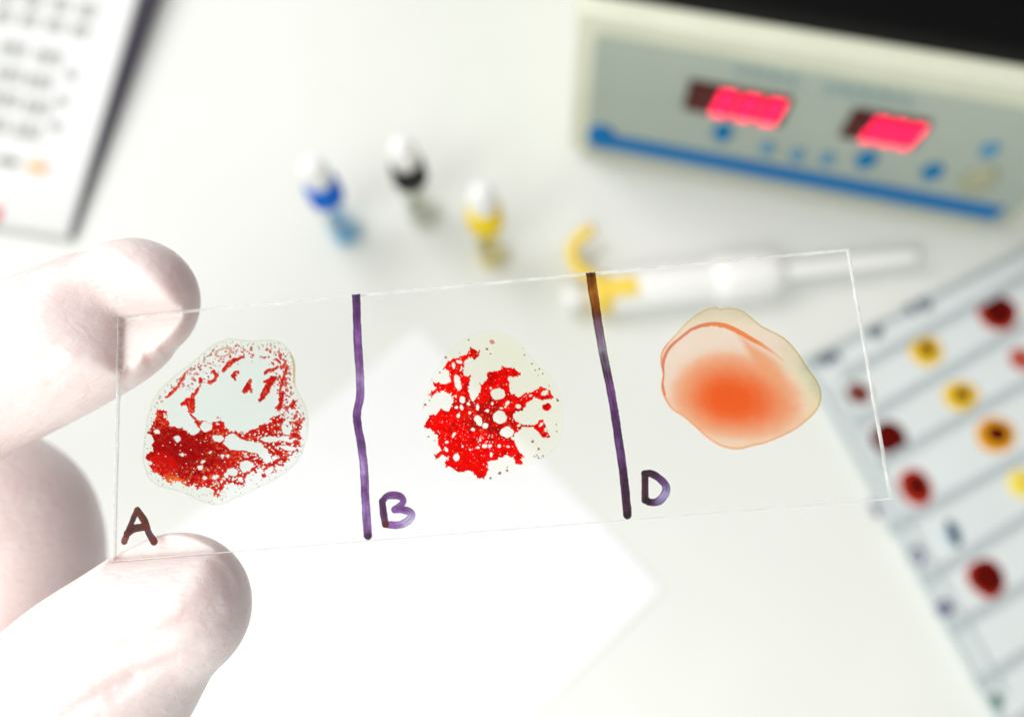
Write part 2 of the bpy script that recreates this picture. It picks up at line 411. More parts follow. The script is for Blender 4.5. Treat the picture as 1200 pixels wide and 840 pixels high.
M_LB = clear('blue_reagent', tuple(lin((215, 235, 246))), .02, .1, tuple(lin((190, 222, 240))), .15)
M_LC = clear('clear_reagent', tuple(lin((246, 247, 240))), .02, .1, tuple(lin((235, 236, 225))), .1)
M_LY = clear('yellow_reagent', tuple(lin((252, 246, 215))), .02, .1, tuple(lin((248, 240, 200))), .1)
bottle(404, 272, M_CB, M_LB, M_BB, .012, 'small glass dropper bottle with blue cap, white tip and blue liquid')
bottle(494, 252, M_CK, M_LC, M_BK, .012, 'small glass dropper bottle with black cap and white tip, in the middle')
bottle(575, 300, M_CY, M_LY, M_BY, .009, 'small glass dropper bottle with yellow cap, white tip and yellow liquid')

# ================================================================== pipette
M_PW = pbr('pipette_white', (.95, .95, .94), .35, .5, noise=(40, .02, 3))
M_PY = pbr('pipette_yellow', tuple(lin((250, 218, 88))), .45, .2)
M_PC = pbr('pipette_nozzle', (.93, .94, .91), .4, .3)
pa = G(668, 350, .010); pb = G(905, 321, .010); pt = G(1068, 286, .006)
ax = (pb-pa); axn = ax/np.linalg.norm(ax)
pip = empty('pipette', (pa[0], pa[1], .0), math.atan2(axn[1], axn[0]))
tag(pip, 'white pipette with yellow finger hook lying on the bench behind the slide', 'pipette')
LP = float(np.linalg.norm(ax)); tipl = float(np.linalg.norm((pt-pa)[:2]))
RX = Matrix.Translation((0, 0, .0108)) @ Matrix.Rotation(PI/2, 4, 'Y')
lathe('plunger_button', [(0, -.004), (.0060, -.0035), (.0068, -.001), (.0068, .006), (.0030, .0075), (.0028, .016)], M_PW, pip, 32, RX)
lathe('body', [(0, .0205), (.0090, .0205), (.0104, .023), (.0106, LP*.55), (.0098, LP*.82), (.0084, LP*.92), (.0070, LP), (0, LP)], M_PW, pip, 40, RX)
lathe('yellow_collar', [(.0030, .0120), (.0095, .0125), (.0100, .0140), (.0100, .0205), (.0090, .0208)], M_PY, pip, 40, RX)
box('volume_window', (.0265, -.0015, .0212), (.015, .0105, .0022), M_PY, pip, 0, .001)
lathe('ejector_sleeve', [(.0072, LP*.70), (.0118, LP*.71), (.0122, LP*.78), (.0118, LP*.95), (.0098, LP*1.03), (.0055, LP*1.06), (0, LP*1.06)], M_PW, pip, 40, RX)
lathe('nozzle', [(.0052, LP*1.05), (.0044, LP*1.15), (.0040, tipl*.86), (.0034, tipl*.97), (.0030, tipl), (0, tipl)], M_PC, pip, 28, RX)
hk = []
for (u, v, z) in ((692, 324, .012), (678, 314, .012), (670, 298, .012), (676, 282, .012), (690, 270, .013)):
    w = G(u, v, z)-np.array([pa[0], pa[1], 0]); ca, sa = axn[0]/math.hypot(axn[0], axn[1]), axn[1]/math.hypot(axn[0], axn[1])
    hk.append((w[0]*ca+w[1]*sa, -w[0]*sa+w[1]*ca, z))
pth = catmull(hk, 6); tube('finger_hook', pth, np.full(len(pth), .0032), M_PY, pip)

# ================================================================== test tile
M_TILE = pbr('tile_white', (.72, .765, .765), .3, .5, noise=(35, .03, 4))
M_RIDGE = pbr('tile_ridge', (.47, .53, .55), .35, .5)
M_PENG = pbr('grey_marker', (.13, .17, .21), .6, .2)
M_PENP = pbr('violet_marker', (.19, .19, .28), .6, .2)
M_PENN = pbr('green_marker', (.06, .17, .13), .6, .2)
TH = .005
tl = G(937, 424, TH); tr_ = G(1176, 303, TH); bl = G(1163, 840, TH)
tx = (tr_-tl)[:2]; TWd = float(np.linalg.norm(tx)); tx /= TWd; ty = np.array([-tx[1], tx[0]])
angT = math.atan2(tx[1], tx[0])
tdown = (bl-tl)[:2]
TL_ = .27
TWd = .118
tile = empty('test_tile', (tl[0], tl[1], 0), angT)
tag(tile, 'pale blood grouping tile with grey ridged rows, marker notes and dried drops', 'test tile')
skew = float(tdown.dot(tx)/(-tdown.dot(ty)))      # how far the left edge drifts per metre downwards
def TP(u, v, z=TH):
    p = G(u, v, z)-np.array([tl[0], tl[1], 0]); return float(p[:2].dot(tx)), float(p[:2].dot(ty))
tw = TWd+.03
prism('base_plate', [(0, 0), (-.0+skew*TL_, -TL_), (tw+skew*TL_, -TL_), (tw, 0)], .0008, TH-.001, M_TILE, tile, .0004)
def bar(name, p0, p1, w, z0, z1, m, parent=tile):
    p0 = np.array(p0); p1 = np.array(p1); d = p1-p0; Ln = np.linalg.norm(d); c = (p0+p1)/2
    return box(name, (c[0], c[1], (z0+z1)/2), (Ln, w, z1-z0), m, parent, math.atan2(d[1], d[0]), .0008, 2)
# rows: (left pixel, right pixel) of each ridge
ridges = [((985, 442), (1200, 326)), ((1000, 497), (1215, 374)), ((1027, 546), (1240, 428)), ((1040, 622), (1240, 512)), ((1078, 683), (1240, 584)), ((1110, 740), (1240, 664)), ((1143, 804), (1240, 740)), ((1172, 860), (1260, 800))]
for a, b in ridges:
    p0 = np.array(TP(*a)); d_r = np.array(TP(*b))-p0                # every ridge runs on to the right border
    kk = (tw-.002-skew*p0[1]-p0[0])/(d_r[0]+skew*d_r[1]); p1 = p0+d_r*kk
    bar('ridge', p0, p1, .0042, TH-.001, TH+.0010, M_RIDGE)
p0 = TP(940, 424); 
bar('rim', (.0, -.0016), (tw, -.0016), .0032, .001, TH+.0006, M_RIDGE)
bar('rim', (.0026, -.0034), (.0026+skew*TL_, -TL_), .0030, .001, TH+.0004, M_RIDGE)
inner0 = TP(975, 450); inner1 = TP(1180, 815)
bar('inner_ridge', inner0, inner1, .0022, TH-.001, TH+.0006, M_RIDGE)
# marker notes (too blurred to read): short pen strokes
def note(pts, m, w=.0016):
    L2 = [(*TP(u, v), TH-.0002) for u, v in pts]
    pth = catmull(L2, 6); tube('pen_mark', pth, np.full(len(pth), w), m, tile, 8, 2)
note([(958, 424), (965, 416), (968, 425), (975, 417), (976, 412), (982, 419)], M_PENG)
note([(1020, 388), (1027, 383), (1031, 389), (1025, 393), (1020, 388)], M_PENG)
note([(1062, 364), (1066, 360), (1069, 366)], M_PENG); note([(1075, 357), (1083, 352), (1089, 358), (1083, 361)], M_PENG)
note([(1020, 590), (1026, 594), (1030, 604), (1024, 600)], M_PENP, .001)
note([(1066, 650), (1074, 642), (1082, 650), (1078, 660), (1068, 656)], M_PENP, .001); note([(1100, 712), (1108, 707), (1113, 713), (1104, 719)], M_PENP, .0018)
note([(1164, 822), (1168, 817), (1170, 826)], M_PENN, .0018)

def blob_ring(r, seed, n=40, am=.07, ecc=1.0, rot=0.0):
    rr = np.random.default_rng(seed); a = np.linspace(0, 2*PI, n, endpoint=False)
    q_ = 1+sum(am/(k)*rr.normal()*.6*np.cos(k*a+rr.uniform(0, 6.28)) for k in range(2, 6))
    x = r*q_*np.cos(a)*ecc; y = r*q_*np.sin(a)/ecc; c, s = math.cos(rot), math.sin(rot)
    return np.stack([x*c-y*s, x*s+y*c], 1)
def dome(name, ring, h, z0, m, parent, off=(0, 0)):
    V = []; Fc = []; n = len(ring); K = [(1, 0), (.97, .35), (.85, .68), (.6, .9), (.3, .98)]
    for k, zz in K:
        for p in ring: V.append((p[0]*k+off[0], p[1]*k+off[1], z0+h*zz))
    V.append((off[0], off[1], z0+h))
    for j in range(len(K)-1):
        for i in range(n): Fc.append((j*n+i, j*n+(i+1) % n, (j+1)*n+(i+1) % n, (j+1)*n+i))
    for i in range(n): Fc.append(((len(K)-1)*n+i, (len(K)-1)*n+(i+1) % n, len(V)-1))
    return pydata(name, V, Fc, m, parent, True)
M_DR = pbr('dark_blood', (.10, .0015, .0), .5, .08)
M_DR2 = pbr('brown_blood', (.17, .035, .022), .5, .1)
M_RR = pbr('red_blood_rim', (.48, .03, .01), .5, .1)
M_YR = pbr('yellow_serum', (.80, .52, .03), .5, .1)
M_OR2 = pbr('orange_serum', (.76, .34, .01), .5, .1)
M_YO = pbr('pale_yellow_serum', (.85, .72, .16), .5, .1)
M_PK = pbr('pink_blood', (.45, .08, .05), .5, .1)
M_NB = pbr('blue_black_spot', (.05, .035, .06), .35, .4)
M_LBL = pbr('pale_blue_stain', (.40, .58, .68), .35, .4)
drops = [  # u, v, outer radius px, core radius px, outer mat, core mat, label, ecc
 (1170, 365, 24, 19, M_RR, M_DR, 'large round dark red blood drop nearest the upper right corner of the tile', 1.03),
 (1086, 410, 20, 9, M_YR, M_DR, 'yellow rimmed blood drop just below the marker notes on the tile', 1.0),
 (1007, 460, 14, 9, M_DR2, M_DR2, 'small faded brown blood drop seen through the slide', 1.0),
 (1127, 463, 20, 9, M_YR, M_DR, 'yellow rimmed blood drop with small dark core, in the second tile row', 1.08),
 (1199, 420, 15, 9, M_PK, M_PK, 'pinkish red blood drop cut by the right border of the photo', 1.0),
 (1043, 513, 21, 19, M_DR, M_DR, 'very dark blood drop crossed by the right end of the slide', 1.0),
 (1168, 509, 23, 13, M_OR2, M_DR, 'orange rimmed blood drop with large dark red core on the tile', 1.06),
 (1074, 570, 21, 14, M_RR, M_DR, 'oval dark red blood drop just outside the lower right slide corner', .94),
 (1199, 566, 18, 8, M_YO, M_YR, 'pale yellow serum drop cut by the right border of the photo', 1.0),
 (1157, 677, 23, 19, M_RR, M_DR, 'large round dark red blood drop lowest on the tile', 1.0)]
for i, (u, v, ro, rc, mo, mc, lab, ecc) in enumerate(drops):
    p = G(u, v, TH); r = empty('blood_drop', (p[0], p[1], TH-.0011), .3)
    tag(r, lab, 'blood drop', 'dried blood drops on the test tile')
    k = float(np.linalg.norm(G(u+10, v, TH)-p))/10
    dome('serum_rim', blob_ring(ro*k, 60+i, ecc=ecc), .0010, 0, mo, r)
    if rc < ro-1: dome('dark_core', blob_ring(rc*k, 90+i, ecc=ecc, am=.12), .0009, .0006, mc, r, (.0004, .0003))
p = G(1118, 625, TH); r = empty('blue_stain', (p[0], p[1], TH-.0011), .0)
tag(r, 'narrow blue-black streak with pale blue halo on the tile', 'stain')
k = float(np.linalg.norm(G(1128, 625, TH)-p))/10
dome('halo', blob_ring(14*k, 5, ecc=.85), .0006, 0, M_LBL, r)
dome('dark_streak', blob_ring(10*k, 8, ecc=.62, rot=.25), .0009, .0004, M_NB, r)

# ================================================================== slide pose
wv = np.array([-0.21843978, -0.05176404, 0.08376935]); tv = np.array([-0.00262732, -0.00437677, -0.08432646])
_a = np.linalg.norm(wv); _k = wv/_a; _K = np.array([[0, -_k[2], _k[1]], [_k[2], 0, -_k[0]], [-_k[1], _k[0], 0]])
RS = np.eye(3)+math.sin(_a)*_K+(1-math.cos(_a))*_K@_K
RW = MC@RS; TW = MC@tv+CAMP
SLM = Matrix.LocRotScale(Vector(TW), Matrix(RW.tolist()), None)
def SL(u, v):
    """photo pixels (arrays) -> slide-local x, y on its front face"""
    u = np.asarray(u, float); v = np.asarray(v, float)
    r = np.stack([u-600, -(v-420), np.full(u.shape, -F)], -1)@MC.T
    n = RW[:, 2]; t = ((TW-CAMP)@n)/(r@n)
    p = CAMP+r*t[..., None]-TW
    return p@RW[:, 0], p@RW[:, 1]

# ------------------------------------------------------------------ 2D fields in photo-pixel space
def vnoise(x, y, sc, seed):
    g = np.random.default_rng(seed).random((128, 128)); x = x/sc; y = y/sc
    xi = np.floor(x).astype(int); yi = np.floor(y).astype(int); fx = x-xi; fy = y-yi
    fx = fx*fx*(3-2*fx); fy = fy*fy*(3-2*fy); A = lambda i, j: g[(xi+i) % 128, (yi+j) % 128]
    return A(0, 0)*(1-fx)*(1-fy)+A(1, 0)*fx*(1-fy)+A(0, 1)*(1-fx)*fy+A(1, 1)*fx*fy
def fbm(x, y, sc, seed, o=4):
    s = 0; a = 1; t = 0
    for i in range(o): s = s+a*vnoise(x, y, sc/2**i, seed+i); t += a; a *= .55
    return s/t
def worley(x, y, sc, seed):
    g = np.random.default_rng(seed).random((64, 64, 3)); x = x/sc; y = y/sc
    xi = np.floor(x).astype(int); yi = np.floor(y).astype(int); best = np.full(x.shape, 9.); val = np.zeros(x.shape)
    for i in (-1, 0, 1):
        for j in (-1, 0, 1):
            c = g[(xi+i) % 64, (yi+j) % 64]; d = np.hypot(xi+i+c[..., 0]-x, yi+j+c[..., 1]-y)
            b = d < best; best = np.where(b, d, best); val = np.where(b, c[..., 2], val)
    return best, val
def psdf(P, X, Y):
    """signed distance to polygon, positive inside"""
    P = np.asarray(P, float); d = np.full(X.shape, 1e9); ins = np.zeros(X.shape, bool)
    for (x0, y0), (x1, y1) in zip(P, np.roll(P, -1, 0)):
        ex_, ey_ = x1-x0, y1-y0; t = np.clip(((X-x0)*ex_+(Y-y0)*ey_)/(ex_*ex_+ey_*ey_+1e-12), 0, 1)
        d = np.minimum(d, np.hypot(X-x0-t*ex_, Y-y0-t*ey_))
        c = ((y0 > Y) != (y1 > Y)) & (X < (x1-x0)*(Y-y0)/(y1-y0+1e-12)+x0); ins ^= c
    return np.where(ins, d, -d)
def line_sdf(P, X, Y, w):
    """returns width-distance (positive inside) and parameter 0..1 along the polyline, w may vary"""
    P = np.asarray(P, float); sl = np.hypot(*np.diff(P, axis=0).T); cum = np.concatenate([[0], np.cumsum(sl)]); tot = cum[-1]
    w = np.interp(cum/tot, np.linspace(0, 1, len(np.atleast_1d(w))), np.atleast_1d(w)) if np.ndim(w) else np.full(len(P), w)
    best = np.full(X.shape, -1e9); par = np.zeros(X.shape); side = np.zeros(X.shape)
    for i in range(len(P)-1):
        ex_, ey_ = P[i+1]-P[i]; L2 = ex_*ex_+ey_*ey_+1e-12; t = np.clip(((X-P[i][0])*ex_+(Y-P[i][1])*ey_)/L2, 0, 1)
        d = np.hypot(X-P[i][0]-t*ex_, Y-P[i][1]-t*ey_); v = (w[i]*(1-t)+w[i+1]*t)-d
        b = v > best; best = np.where(b, v, best); par = np.where(b, (cum[i]+t*sl[i])/tot, par)
        side = np.where(b, (ex_*(Y-P[i][1])-ey_*(X-P[i][0]))/math.sqrt(L2), side)
    return best, par, side
def ell(X, Y, cx, cy, rx, ry, a=0):
    c, s = math.cos(a), math.sin(a); x = (X-cx)*c+(Y-cy)*s; y = -(X-cx)*s+(Y-cy)*c
    return (1-np.hypot(x/rx, y/ry))*min(rx, ry)
def sst(x, a, b):
    t = np.clip((x-a)/(b-a), 0, 1); return t*t*(3-2*t)
def mixc(a, b, t): return a*(1-t[..., None])+b*t[..., None]

def patch(name, X, Y, dens, col, z, m, parent, lo=.02, zs=None, matrix=None):
    """one connected sheet on the slide made of the grid cells that carry some film"""
    ny, nx = X.shape; keep = dens > lo
    cell = keep[:-1, :-1] | keep[1:, :-1] | keep[:-1, 1:] | keep[1:, 1:]
    idx = np.arange(nx*ny).reshape(ny, nx)
    q_ = np.stack([idx[:-1, :-1][cell], idx[1:, :-1][cell], idx[1:, 1:][cell], idx[:-1, 1:][cell]], 1)
    used, inv = np.unique(q_, return_inverse=True); q_ = inv.reshape(-1, 4)
    sx, sy = SL(X, Y); zz = np.full(X.shape, z) if zs is None else z+zs
    V = np.stack([sx, sy, zz], -1).reshape(-1, 3)[used]
    me = bpy.data.meshes.new(name); me.vertices.add(len(V)); me.vertices.foreach_set('co', V.astype(np.float32).ravel())
    me.loops.add(q_.size); me.loops.foreach_set('vertex_index', q_.astype(np.int32).ravel())
    me.polygons.add(len(q_)); me.polygons.foreach_set('loop_start', np.arange(0, q_.size, 4, dtype=np.int32))
    me.update(calc_edges=True); me.validate()
    ca = me.attributes.new('col', 'FLOAT_COLOR', 'POINT'); c4 = np.concatenate([col.reshape(-1, 3)[used], np.ones((len(used), 1))], 1)
    ca.data.foreach_set('color', c4.astype(np.float32).ravel())
    da = me.attributes.new('dens', 'FLOAT', 'POINT'); da.data.foreach_set('value', np.clip(dens.reshape(-1)[used], 0, 1).astype(np.float32))
    o = link(name, me, m, parent, True); return o
def grid(u0, u1, v0, v1, st):
    return np.meshgrid(np.arange(u0, u1, st), np.arange(v0, v1, st))

# ================================================================== the slide
slide = empty('glass_slide', mat=SLM)
tag(slide, 'clear glass microscope slide held at one end, with letters A, B, D on it', 'microscope slide')
LXs, LYs, TSL = .0752, .0249, .0008
def slide_mesh():
    hx, hy = LXs/2, LYs/2; per = []
    def seg(a, b, n):
        for i in range(n): per.append(((a[0]+(b[0]-a[0])*i/n), (a[1]+(b[1]-a[1])*i/n)))
    seg((-hx, -hy), (hx, -hy), 420); seg((hx, -hy), (hx, hy), 150); seg((hx, hy), (-hx, hy), 420); seg((-hx, hy), (-hx, -hy), 150)
    per = np.array(per); n = len(per); nrm = np.stack([np.sign(per[:, 0])*(abs(abs(per[:, 0])-hx) < 1e-6), np.sign(per[:, 1])*(abs(abs(per[:, 1])-hy) < 1e-6)], 1)
    r = np.random.default_rng(3); chip = np.zeros(n)
    for _ in range(26):
        c = r.integers(0, n); w = r.integers(1, 5); a = r.uniform(.00002, .00008)
        for k in range(-w, w+1): chip[(c+k) % n] = max(chip[(c+k) % n], a*(1-abs(k)/(w+1)))
    rings = []
    for k, (ins, z) in enumerate(((.00010, 0.), (.0, -.00010), (.0, -.0007), (.00010, -.0008))):
        jit = r.normal(0, .000004, n); c = chip
        p = per-nrm*(ins+np.abs(jit)+c*(1.0 if k in (0, 3) else .4))[:, None]
        rings.append(np.concatenate([p, np.full((n, 1), z)], 1))
    V = np.concatenate(rings); Fc = []; mi = []
    Fc.append(list(range(n))); mi.append(0); Fc.append(list(range(3*n, 4*n))[::-1]); mi.append(0)
    for k in range(3):
        for i in range(n):
            j = (i+1) % n; Fc.append((k*n+i, (k+1)*n+i, (k+1)*n+j, k*n+j)); mi.append(1)
    o = pydata('glass_plate', V, Fc, [M_GLASS, M_EDGE], slide)
    o.data.polygons.foreach_set('material_index', mi); return o
M_EDGE, nt, out = mat('ground_glass_edge')
N = nt.nodes; L = nt.links
tc = N.new('ShaderNodeTexCoord'); no = N.new('ShaderNodeTexNoise'); no.inputs['Scale'].default_value = 420; no.inputs['Detail'].default_value = 4; L.new(tc.outputs['Object'], no.inputs['Vector'])
rp = N.new('ShaderNodeValToRGB'); L.new(no.outputs[0], rp.inputs[0]); rp.color_ramp.elements[0].position = .38; rp.color_ramp.elements[0].color = (.50, .50, .50, 1); rp.color_ramp.elements[1].position = .62; rp.color_ramp.elements[1].color = (.85, .85, .85, 1)
df = N.new('ShaderNodeBsdfDiffuse'); df.inputs[0].default_value = (.97, .98, .96, 1); tl2 = N.new('ShaderNodeBsdfTranslucent'); tl2.inputs[0].default_value = (.97, .98, .96, 1)
a1 = N.new('ShaderNodeMixShader'); a1.inputs[0].default_value = .5; L.new(df.outputs[0], a1.inputs[1]); L.new(tl2.outputs[0], a1.inputs[2])
tp = N.new('ShaderNodeBsdfTransparent'); tp.inputs[0].default_value = (.92, .94, .92, 1)
a2 = N.new('ShaderNodeMixShader'); L.new(rp.outputs[0], a2.inputs[0]); L.new(tp.outputs[0], a2.inputs[1]); L.new(a1.outputs[0], a2.inputs[2])
gl = N.new('ShaderNodeBsdfGlossy'); gl.inputs['Roughness'].default_value = .25
a3 = N.new('ShaderNodeMixShader'); a3.inputs[0].default_value = .12; L.new(a2.outputs[0], a3.inputs[1]); L.new(gl.outputs[0], a3.inputs[2]); L.new(a3.outputs[0], out.inputs[0])
slide_mesh()

# ---- marker ink
def ink(name, strokes, st=.6, z=.00003, label=None, dots=()):
    allp = np.array([p for s in strokes for p in s[0]]); X, Y = grid(allp[:, 0].min()-9, allp[:, 0].max()+9, allp[:, 1].min()-9, allp[:, 1].max()+9, st)
    wx = X+1.2*(fbm(X, Y, 9, 5)-.5); wy = Y+1.2*(fbm(X, Y, 9, 6)-.5)
    dens = np.zeros(X.shape); col = np.ones(X.shape+(3,))
    for P, w, cols in strokes:
        sm = catmull([(a, b) for a, b in P], 5) if len(P) > 2 else np.array(P)
        d, par, side = line_sdf(sm, wx, wy, np.asarray(w)*1.06 if np.ndim(w) else w*1.04)
        cs = np.array([lin(c) for c in cols]); tt = np.linspace(0, 1, len(cols))
        pj = np.clip(par+(fbm(X, Y, 14, 9)-.5)*.08, 0, 1)
        c = np.stack([np.interp(pj, tt, cs[:, k]) for k in range(3)], -1)
        ww = np.max(w); plen = np.hypot(*np.diff(sm, axis=0).T).sum(); streak = .6*fbm(side*3.2+50, par*plen*.16+7, 4, 21, 3)+.4*fbm(X, Y, 7, 23, 3)
        c = c*(.42+.90*sst(streak, .25, .75))[..., None]
        edge_ = sst(d, 1.8, .3)                                       # pigment gathers at the stroke's rim
        c = c*(1-.45*edge_*sst(streak, .25, .7))[..., None]
        sx_, sy_ = SL(X, Y); a = sst(d, -.3, .4)*(np.abs(sy_) < LYs/2-.00006)
        col = np.where((a > .0)[..., None], col*(1-a[..., None])+np.minimum(col, c)*a[..., None]*1.0, col)
        dens = np.maximum(dens, a)
    for (u, v, r_, c_) in dots:
        a = sst(r_-np.hypot(wx-u, wy-v), -.5, .8); col = mixc(col, lin(c_)*np.ones(3), a); dens = np.maximum(dens, a)
    o = patch(name, X, Y, dens*.97, np.clip(col, 0, 1), z, M_INK, slide)
    if label: o['label'] = label
    return o
PU = (132, 82, 155); PD = (88, 38, 104); PL = (165, 130, 190)
ink('marker_line', [([(417.3, 343), (419, 396), (421.5, 434), (422, 465), (418, 488), (423, 518), (426.6, 548), (428.5, 586), (431, 627)], 4.9, [(92, 52, 108), PD, PU, (110, 66, 130), PL, PU, PD, PU, PL, PU, (150, 110, 180), PD])], label='purple line left of the letter B', dots=[(431.5, 628.5, 4.2, (60, 20, 58))])
ink('marker_line', [([(691.3, 316), (698, 361), (706, 409.5), (716.5, 462), (723.7, 506.6), (730.6, 555), (735.4, 603)], [5.6, 5.2, 4.9, 4.7, 4.9, 4.9, 5.0], [(80, 14, 4), (150, 92, 30), (112, 50, 30), (120, 92, 118), (145, 132, 155), (84, 40, 84), (120, 70, 132), PD, (86, 40, 100), (110, 64, 128), (72, 26, 74), (62, 22, 58), (50, 14, 44)])], label='purple line beside the letter D, brown at its top end', dots=[(735.6, 603, 4.0, (30, 10, 26))])
AB = (104, 38, 26)
ink('letter_mark', [([(161, 597), (153, 616), (146, 634)], [3.2, 3.2, 3.8], [(110, 44, 30), (88, 40, 48), AB, (120, 64, 56)]), ([(161, 597), (170, 611), (174, 623), (180.5, 634)], [3.6, 4.4, 3.8, 4.6], [(116, 62, 46), AB, AB, (84, 48, 66), AB]), ([(149, 625), (158, 619), (171, 617)], [4.0, 4.6, 4.4], [AB, (84, 34, 38), AB])], label='brown letter A')
ink('letter_mark', [([(448, 587), (449.5, 600), (451.4, 614)], [4.0, 4.2, 4.0], [(84, 40, 92), (86, 36, 84), (96, 44, 96)]),
                    ([(448, 588), (453, 581.5), (461, 580), (470, 582), (472.4, 588), (467, 593.5), (462.5, 597)], [3.6, 4.0, 4.6, 4.4, 3.8, 3.8, 3.8], [PD, PU, (108, 60, 124), PU, (136, 84, 152)]),
                    ([(463, 597), (472, 597), (481, 600), (481.5, 606), (474, 612.6), (465, 615), (452.4, 614.3)], [4.2, 4.4, 4.4, 4.6, 4.6, 4.2, 4.2], [PU, (136, 84, 156), (150, 120, 180), (186, 178, 208), (170, 142, 196), (142, 92, 166), PU])],
    label='purple letter B', dots=[(451.6, 614.5, 4.4, (92, 6, 4))])
ink('letter_mark', [([(756, 556), (756, 570), (756, 586)], [4.2, 3.9, 4.2], [(66, 20, 52), (74, 22, 48), (70, 26, 60)]),
                    ([(755.5, 555), (763.6, 555), (772, 560), (779.4, 567.5), (780.5, 575.5), (776, 583.6), (769, 588), (761, 588), (758, 586)], [4.2, 4.4, 4.4, 4.4, 4.8, 5.0, 4.8, 4.4, 4.0], [(62, 20, 46), (60, 20, 50), (98, 56, 112), (92, 62, 122), (160, 146, 188), (150, 134, 182), (84, 36, 90), (26, 16, 22)])],
    label='dark purple letter D', dots=[(760, 587, 4.0, (26, 16, 20))])

# ---- blood spot A
def sc_(P, s, ox, oy): return [(ox+x/s, oy+y/s) for x, y in P]
a_ = lambda P: sc_(P, 3.5, 140, 370)
sm_out = lambda P: catmull(a_(P+P[:1]), 4)[:-1]
sm_out2 = lambda P: catmull(sc_(P+P[:1], 4.422, 490, 380), 4)[:-1]
outA = sm_out([(450, 90), (540, 100), (640, 98), (700, 140), (722, 200), (726, 290), (765, 370), (777, 450), (762, 540), (722, 610), (650, 668), (560, 712), (470, 752), (410, 778), (340, 765), (250, 724), (140, 690), (95, 600), (103, 480), (118, 400), (150, 320), (230, 240), (310, 178), (380, 118)])
massA = a_([(158, 390), (190, 385), (208, 448), (260, 462), (290, 488), (325, 482), (330, 460), (300, 432), (400, 434), (412, 412), (428, 440), (448, 472), (540, 474), (600, 432), (636, 408), (655, 384), (664, 400), (690, 415), (700, 440), (742, 448), (758, 475), (742, 540), (705, 590), (640, 645), (585, 662), (548, 640), (522, 655), (512, 704), (486, 700), (470, 680), (430, 700), (408, 744), (384, 742), (380, 704), (322, 712), (250, 684), (195, 684), (142, 640), (108, 588), (138, 545), (112, 490), (135, 450)])
clrA = a_([(438, 492), (470, 482), (498, 508), (580, 522), (612, 552), (628, 592), (606, 606), (568, 566), (520, 552), (455, 552), (428, 522)])
holesA = [(358, 455, 22, 18, 0), (406, 503, 21, 15, .2), (240, 505, 13, 11, .5), (464, 641, 22, 17, .4), (520, 617, 27, 20, -.3), (690, 458, 20, 30, .1), (622, 507, 36, 11, 0), (686, 506, 40, 10, 0), (616, 634, 20, 12, -.4), (578, 636, 13, 9, 0), (497, 674, 11, 11, 0), (335, 622, 11, 9, 0), (260, 568, 9, 5, 0), (422, 575, 9, 8, 0), (446, 577, 7, 6, 0), (345, 598, 6, 10, 1), (690, 540, 34, 9, .1), (640, 586, 12, 6, 0), (655, 622, 12, 9, .5), (120, 508, 20, 22, 0), (155, 475, 12, 10, 0), (370, 560, 6, 5, 0), (130, 606, 8, 6, 0), (395, 660, 12, 8, 0), (440, 655, 10, 9, 0), (350, 665, 9, 7, 0)]
strokesA = [([(478, 232), (468, 248), (474, 266)], [5, 9, 7]), ([(474, 234), (488, 232)], 5), ([(536, 270), (528, 292), (510, 314)], [9, 13, 8]), ([(534, 290), (543, 310)], 6), ([(628, 258), (612, 292), (596, 320), (578, 348)], [12, 14, 12, 9]), ([(598, 272), (636, 256)], 9),
            ([(506, 172), (478, 180), (452, 196), (430, 222)], [7, 10, 12, 9]), ([(390, 232), (402, 242), (396, 260), (370, 272)], [9, 8, 10, 10]), ([(276, 232), (262, 258), (240, 292), (214, 316), (194, 334)], [3, 7, 5, 7, 5]), ([(330, 285), (314, 310), (300, 345), (302, 398)], [3, 9, 13, 8]), ([(256, 366), (284, 348), (292, 392)], [8, 14, 9]), ([(296, 408), (330, 440)], 4),
            ([(690, 205), (676, 250), (658, 320)], [6, 7, 6]), ([(598, 234), (630, 222), (652, 212)], [8, 9, 5]), ([(668, 318), (662, 345), (660, 372), (648, 382)], [12, 10, 10, 9]), ([(714, 350), (708, 372)], [9, 9]), ([(335, 262), (330, 272)], 9), ([(640, 178), (660, 190)], 5), ([(172, 395), (165, 420)], 10),
            ([(268, 236), (300, 214)], 3), ([(720, 470), (745, 500), (700, 500)], 5), ([(755, 420), (735, 450), (720, 440)], 5)]
X, Y = grid(163, 366, 392, 596, .55)
n1 = fbm(X, Y, 5, 31, 3)-.5; n2 = fbm(X, Y, 5, 41, 3)-.5; n3 = fbm(X, Y, 2.4, 51, 2)-.5
wx = X+7*n1+2.5*n3; wy = Y+7*n2+2.0*(fbm(X, Y, 2.2, 77, 2)-.5)
so = psdf(outA, X+1.5*n1, Y+1.5*n2)
f = psdf(massA, wx, wy)
soft = X*.6+Y*.75                                            # gaps grow away from the dense lower left
dl = np.hypot((X-205)/62, (Y-528)/34)                        # dense core
f = np.minimum(f, 5.0)
w1, _v = worley(X+3*n1, Y+3*n2, 6.0, 61); w2, v2 = worley(X*1.0, Y*1.25, 3.4, 62)
thr = sst(dl, .55, 1.5)
low = sst(Y+.25*X, 560, 610)                                 # the lower margin is laciest
f = f-5.5*thr*sst(.36-w1, .0, .20)*(_v < .34+.25*low)-6*thr*sst(.36-w2, -.03, .12)*(v2 < .20+.25*low)-6*sst(.26-w2, -.02, .1)*(v2 < .07)
ring = sst(psdf(massA, X, Y), 9, 0)*sst(X, 290, 320)
f = f-ring*7*sst(fbm(X, Y, 5.0, 71, 3), .52, .58)
f = np.minimum(f, -psdf(clrA, X+4*n1, Y+4*n2))
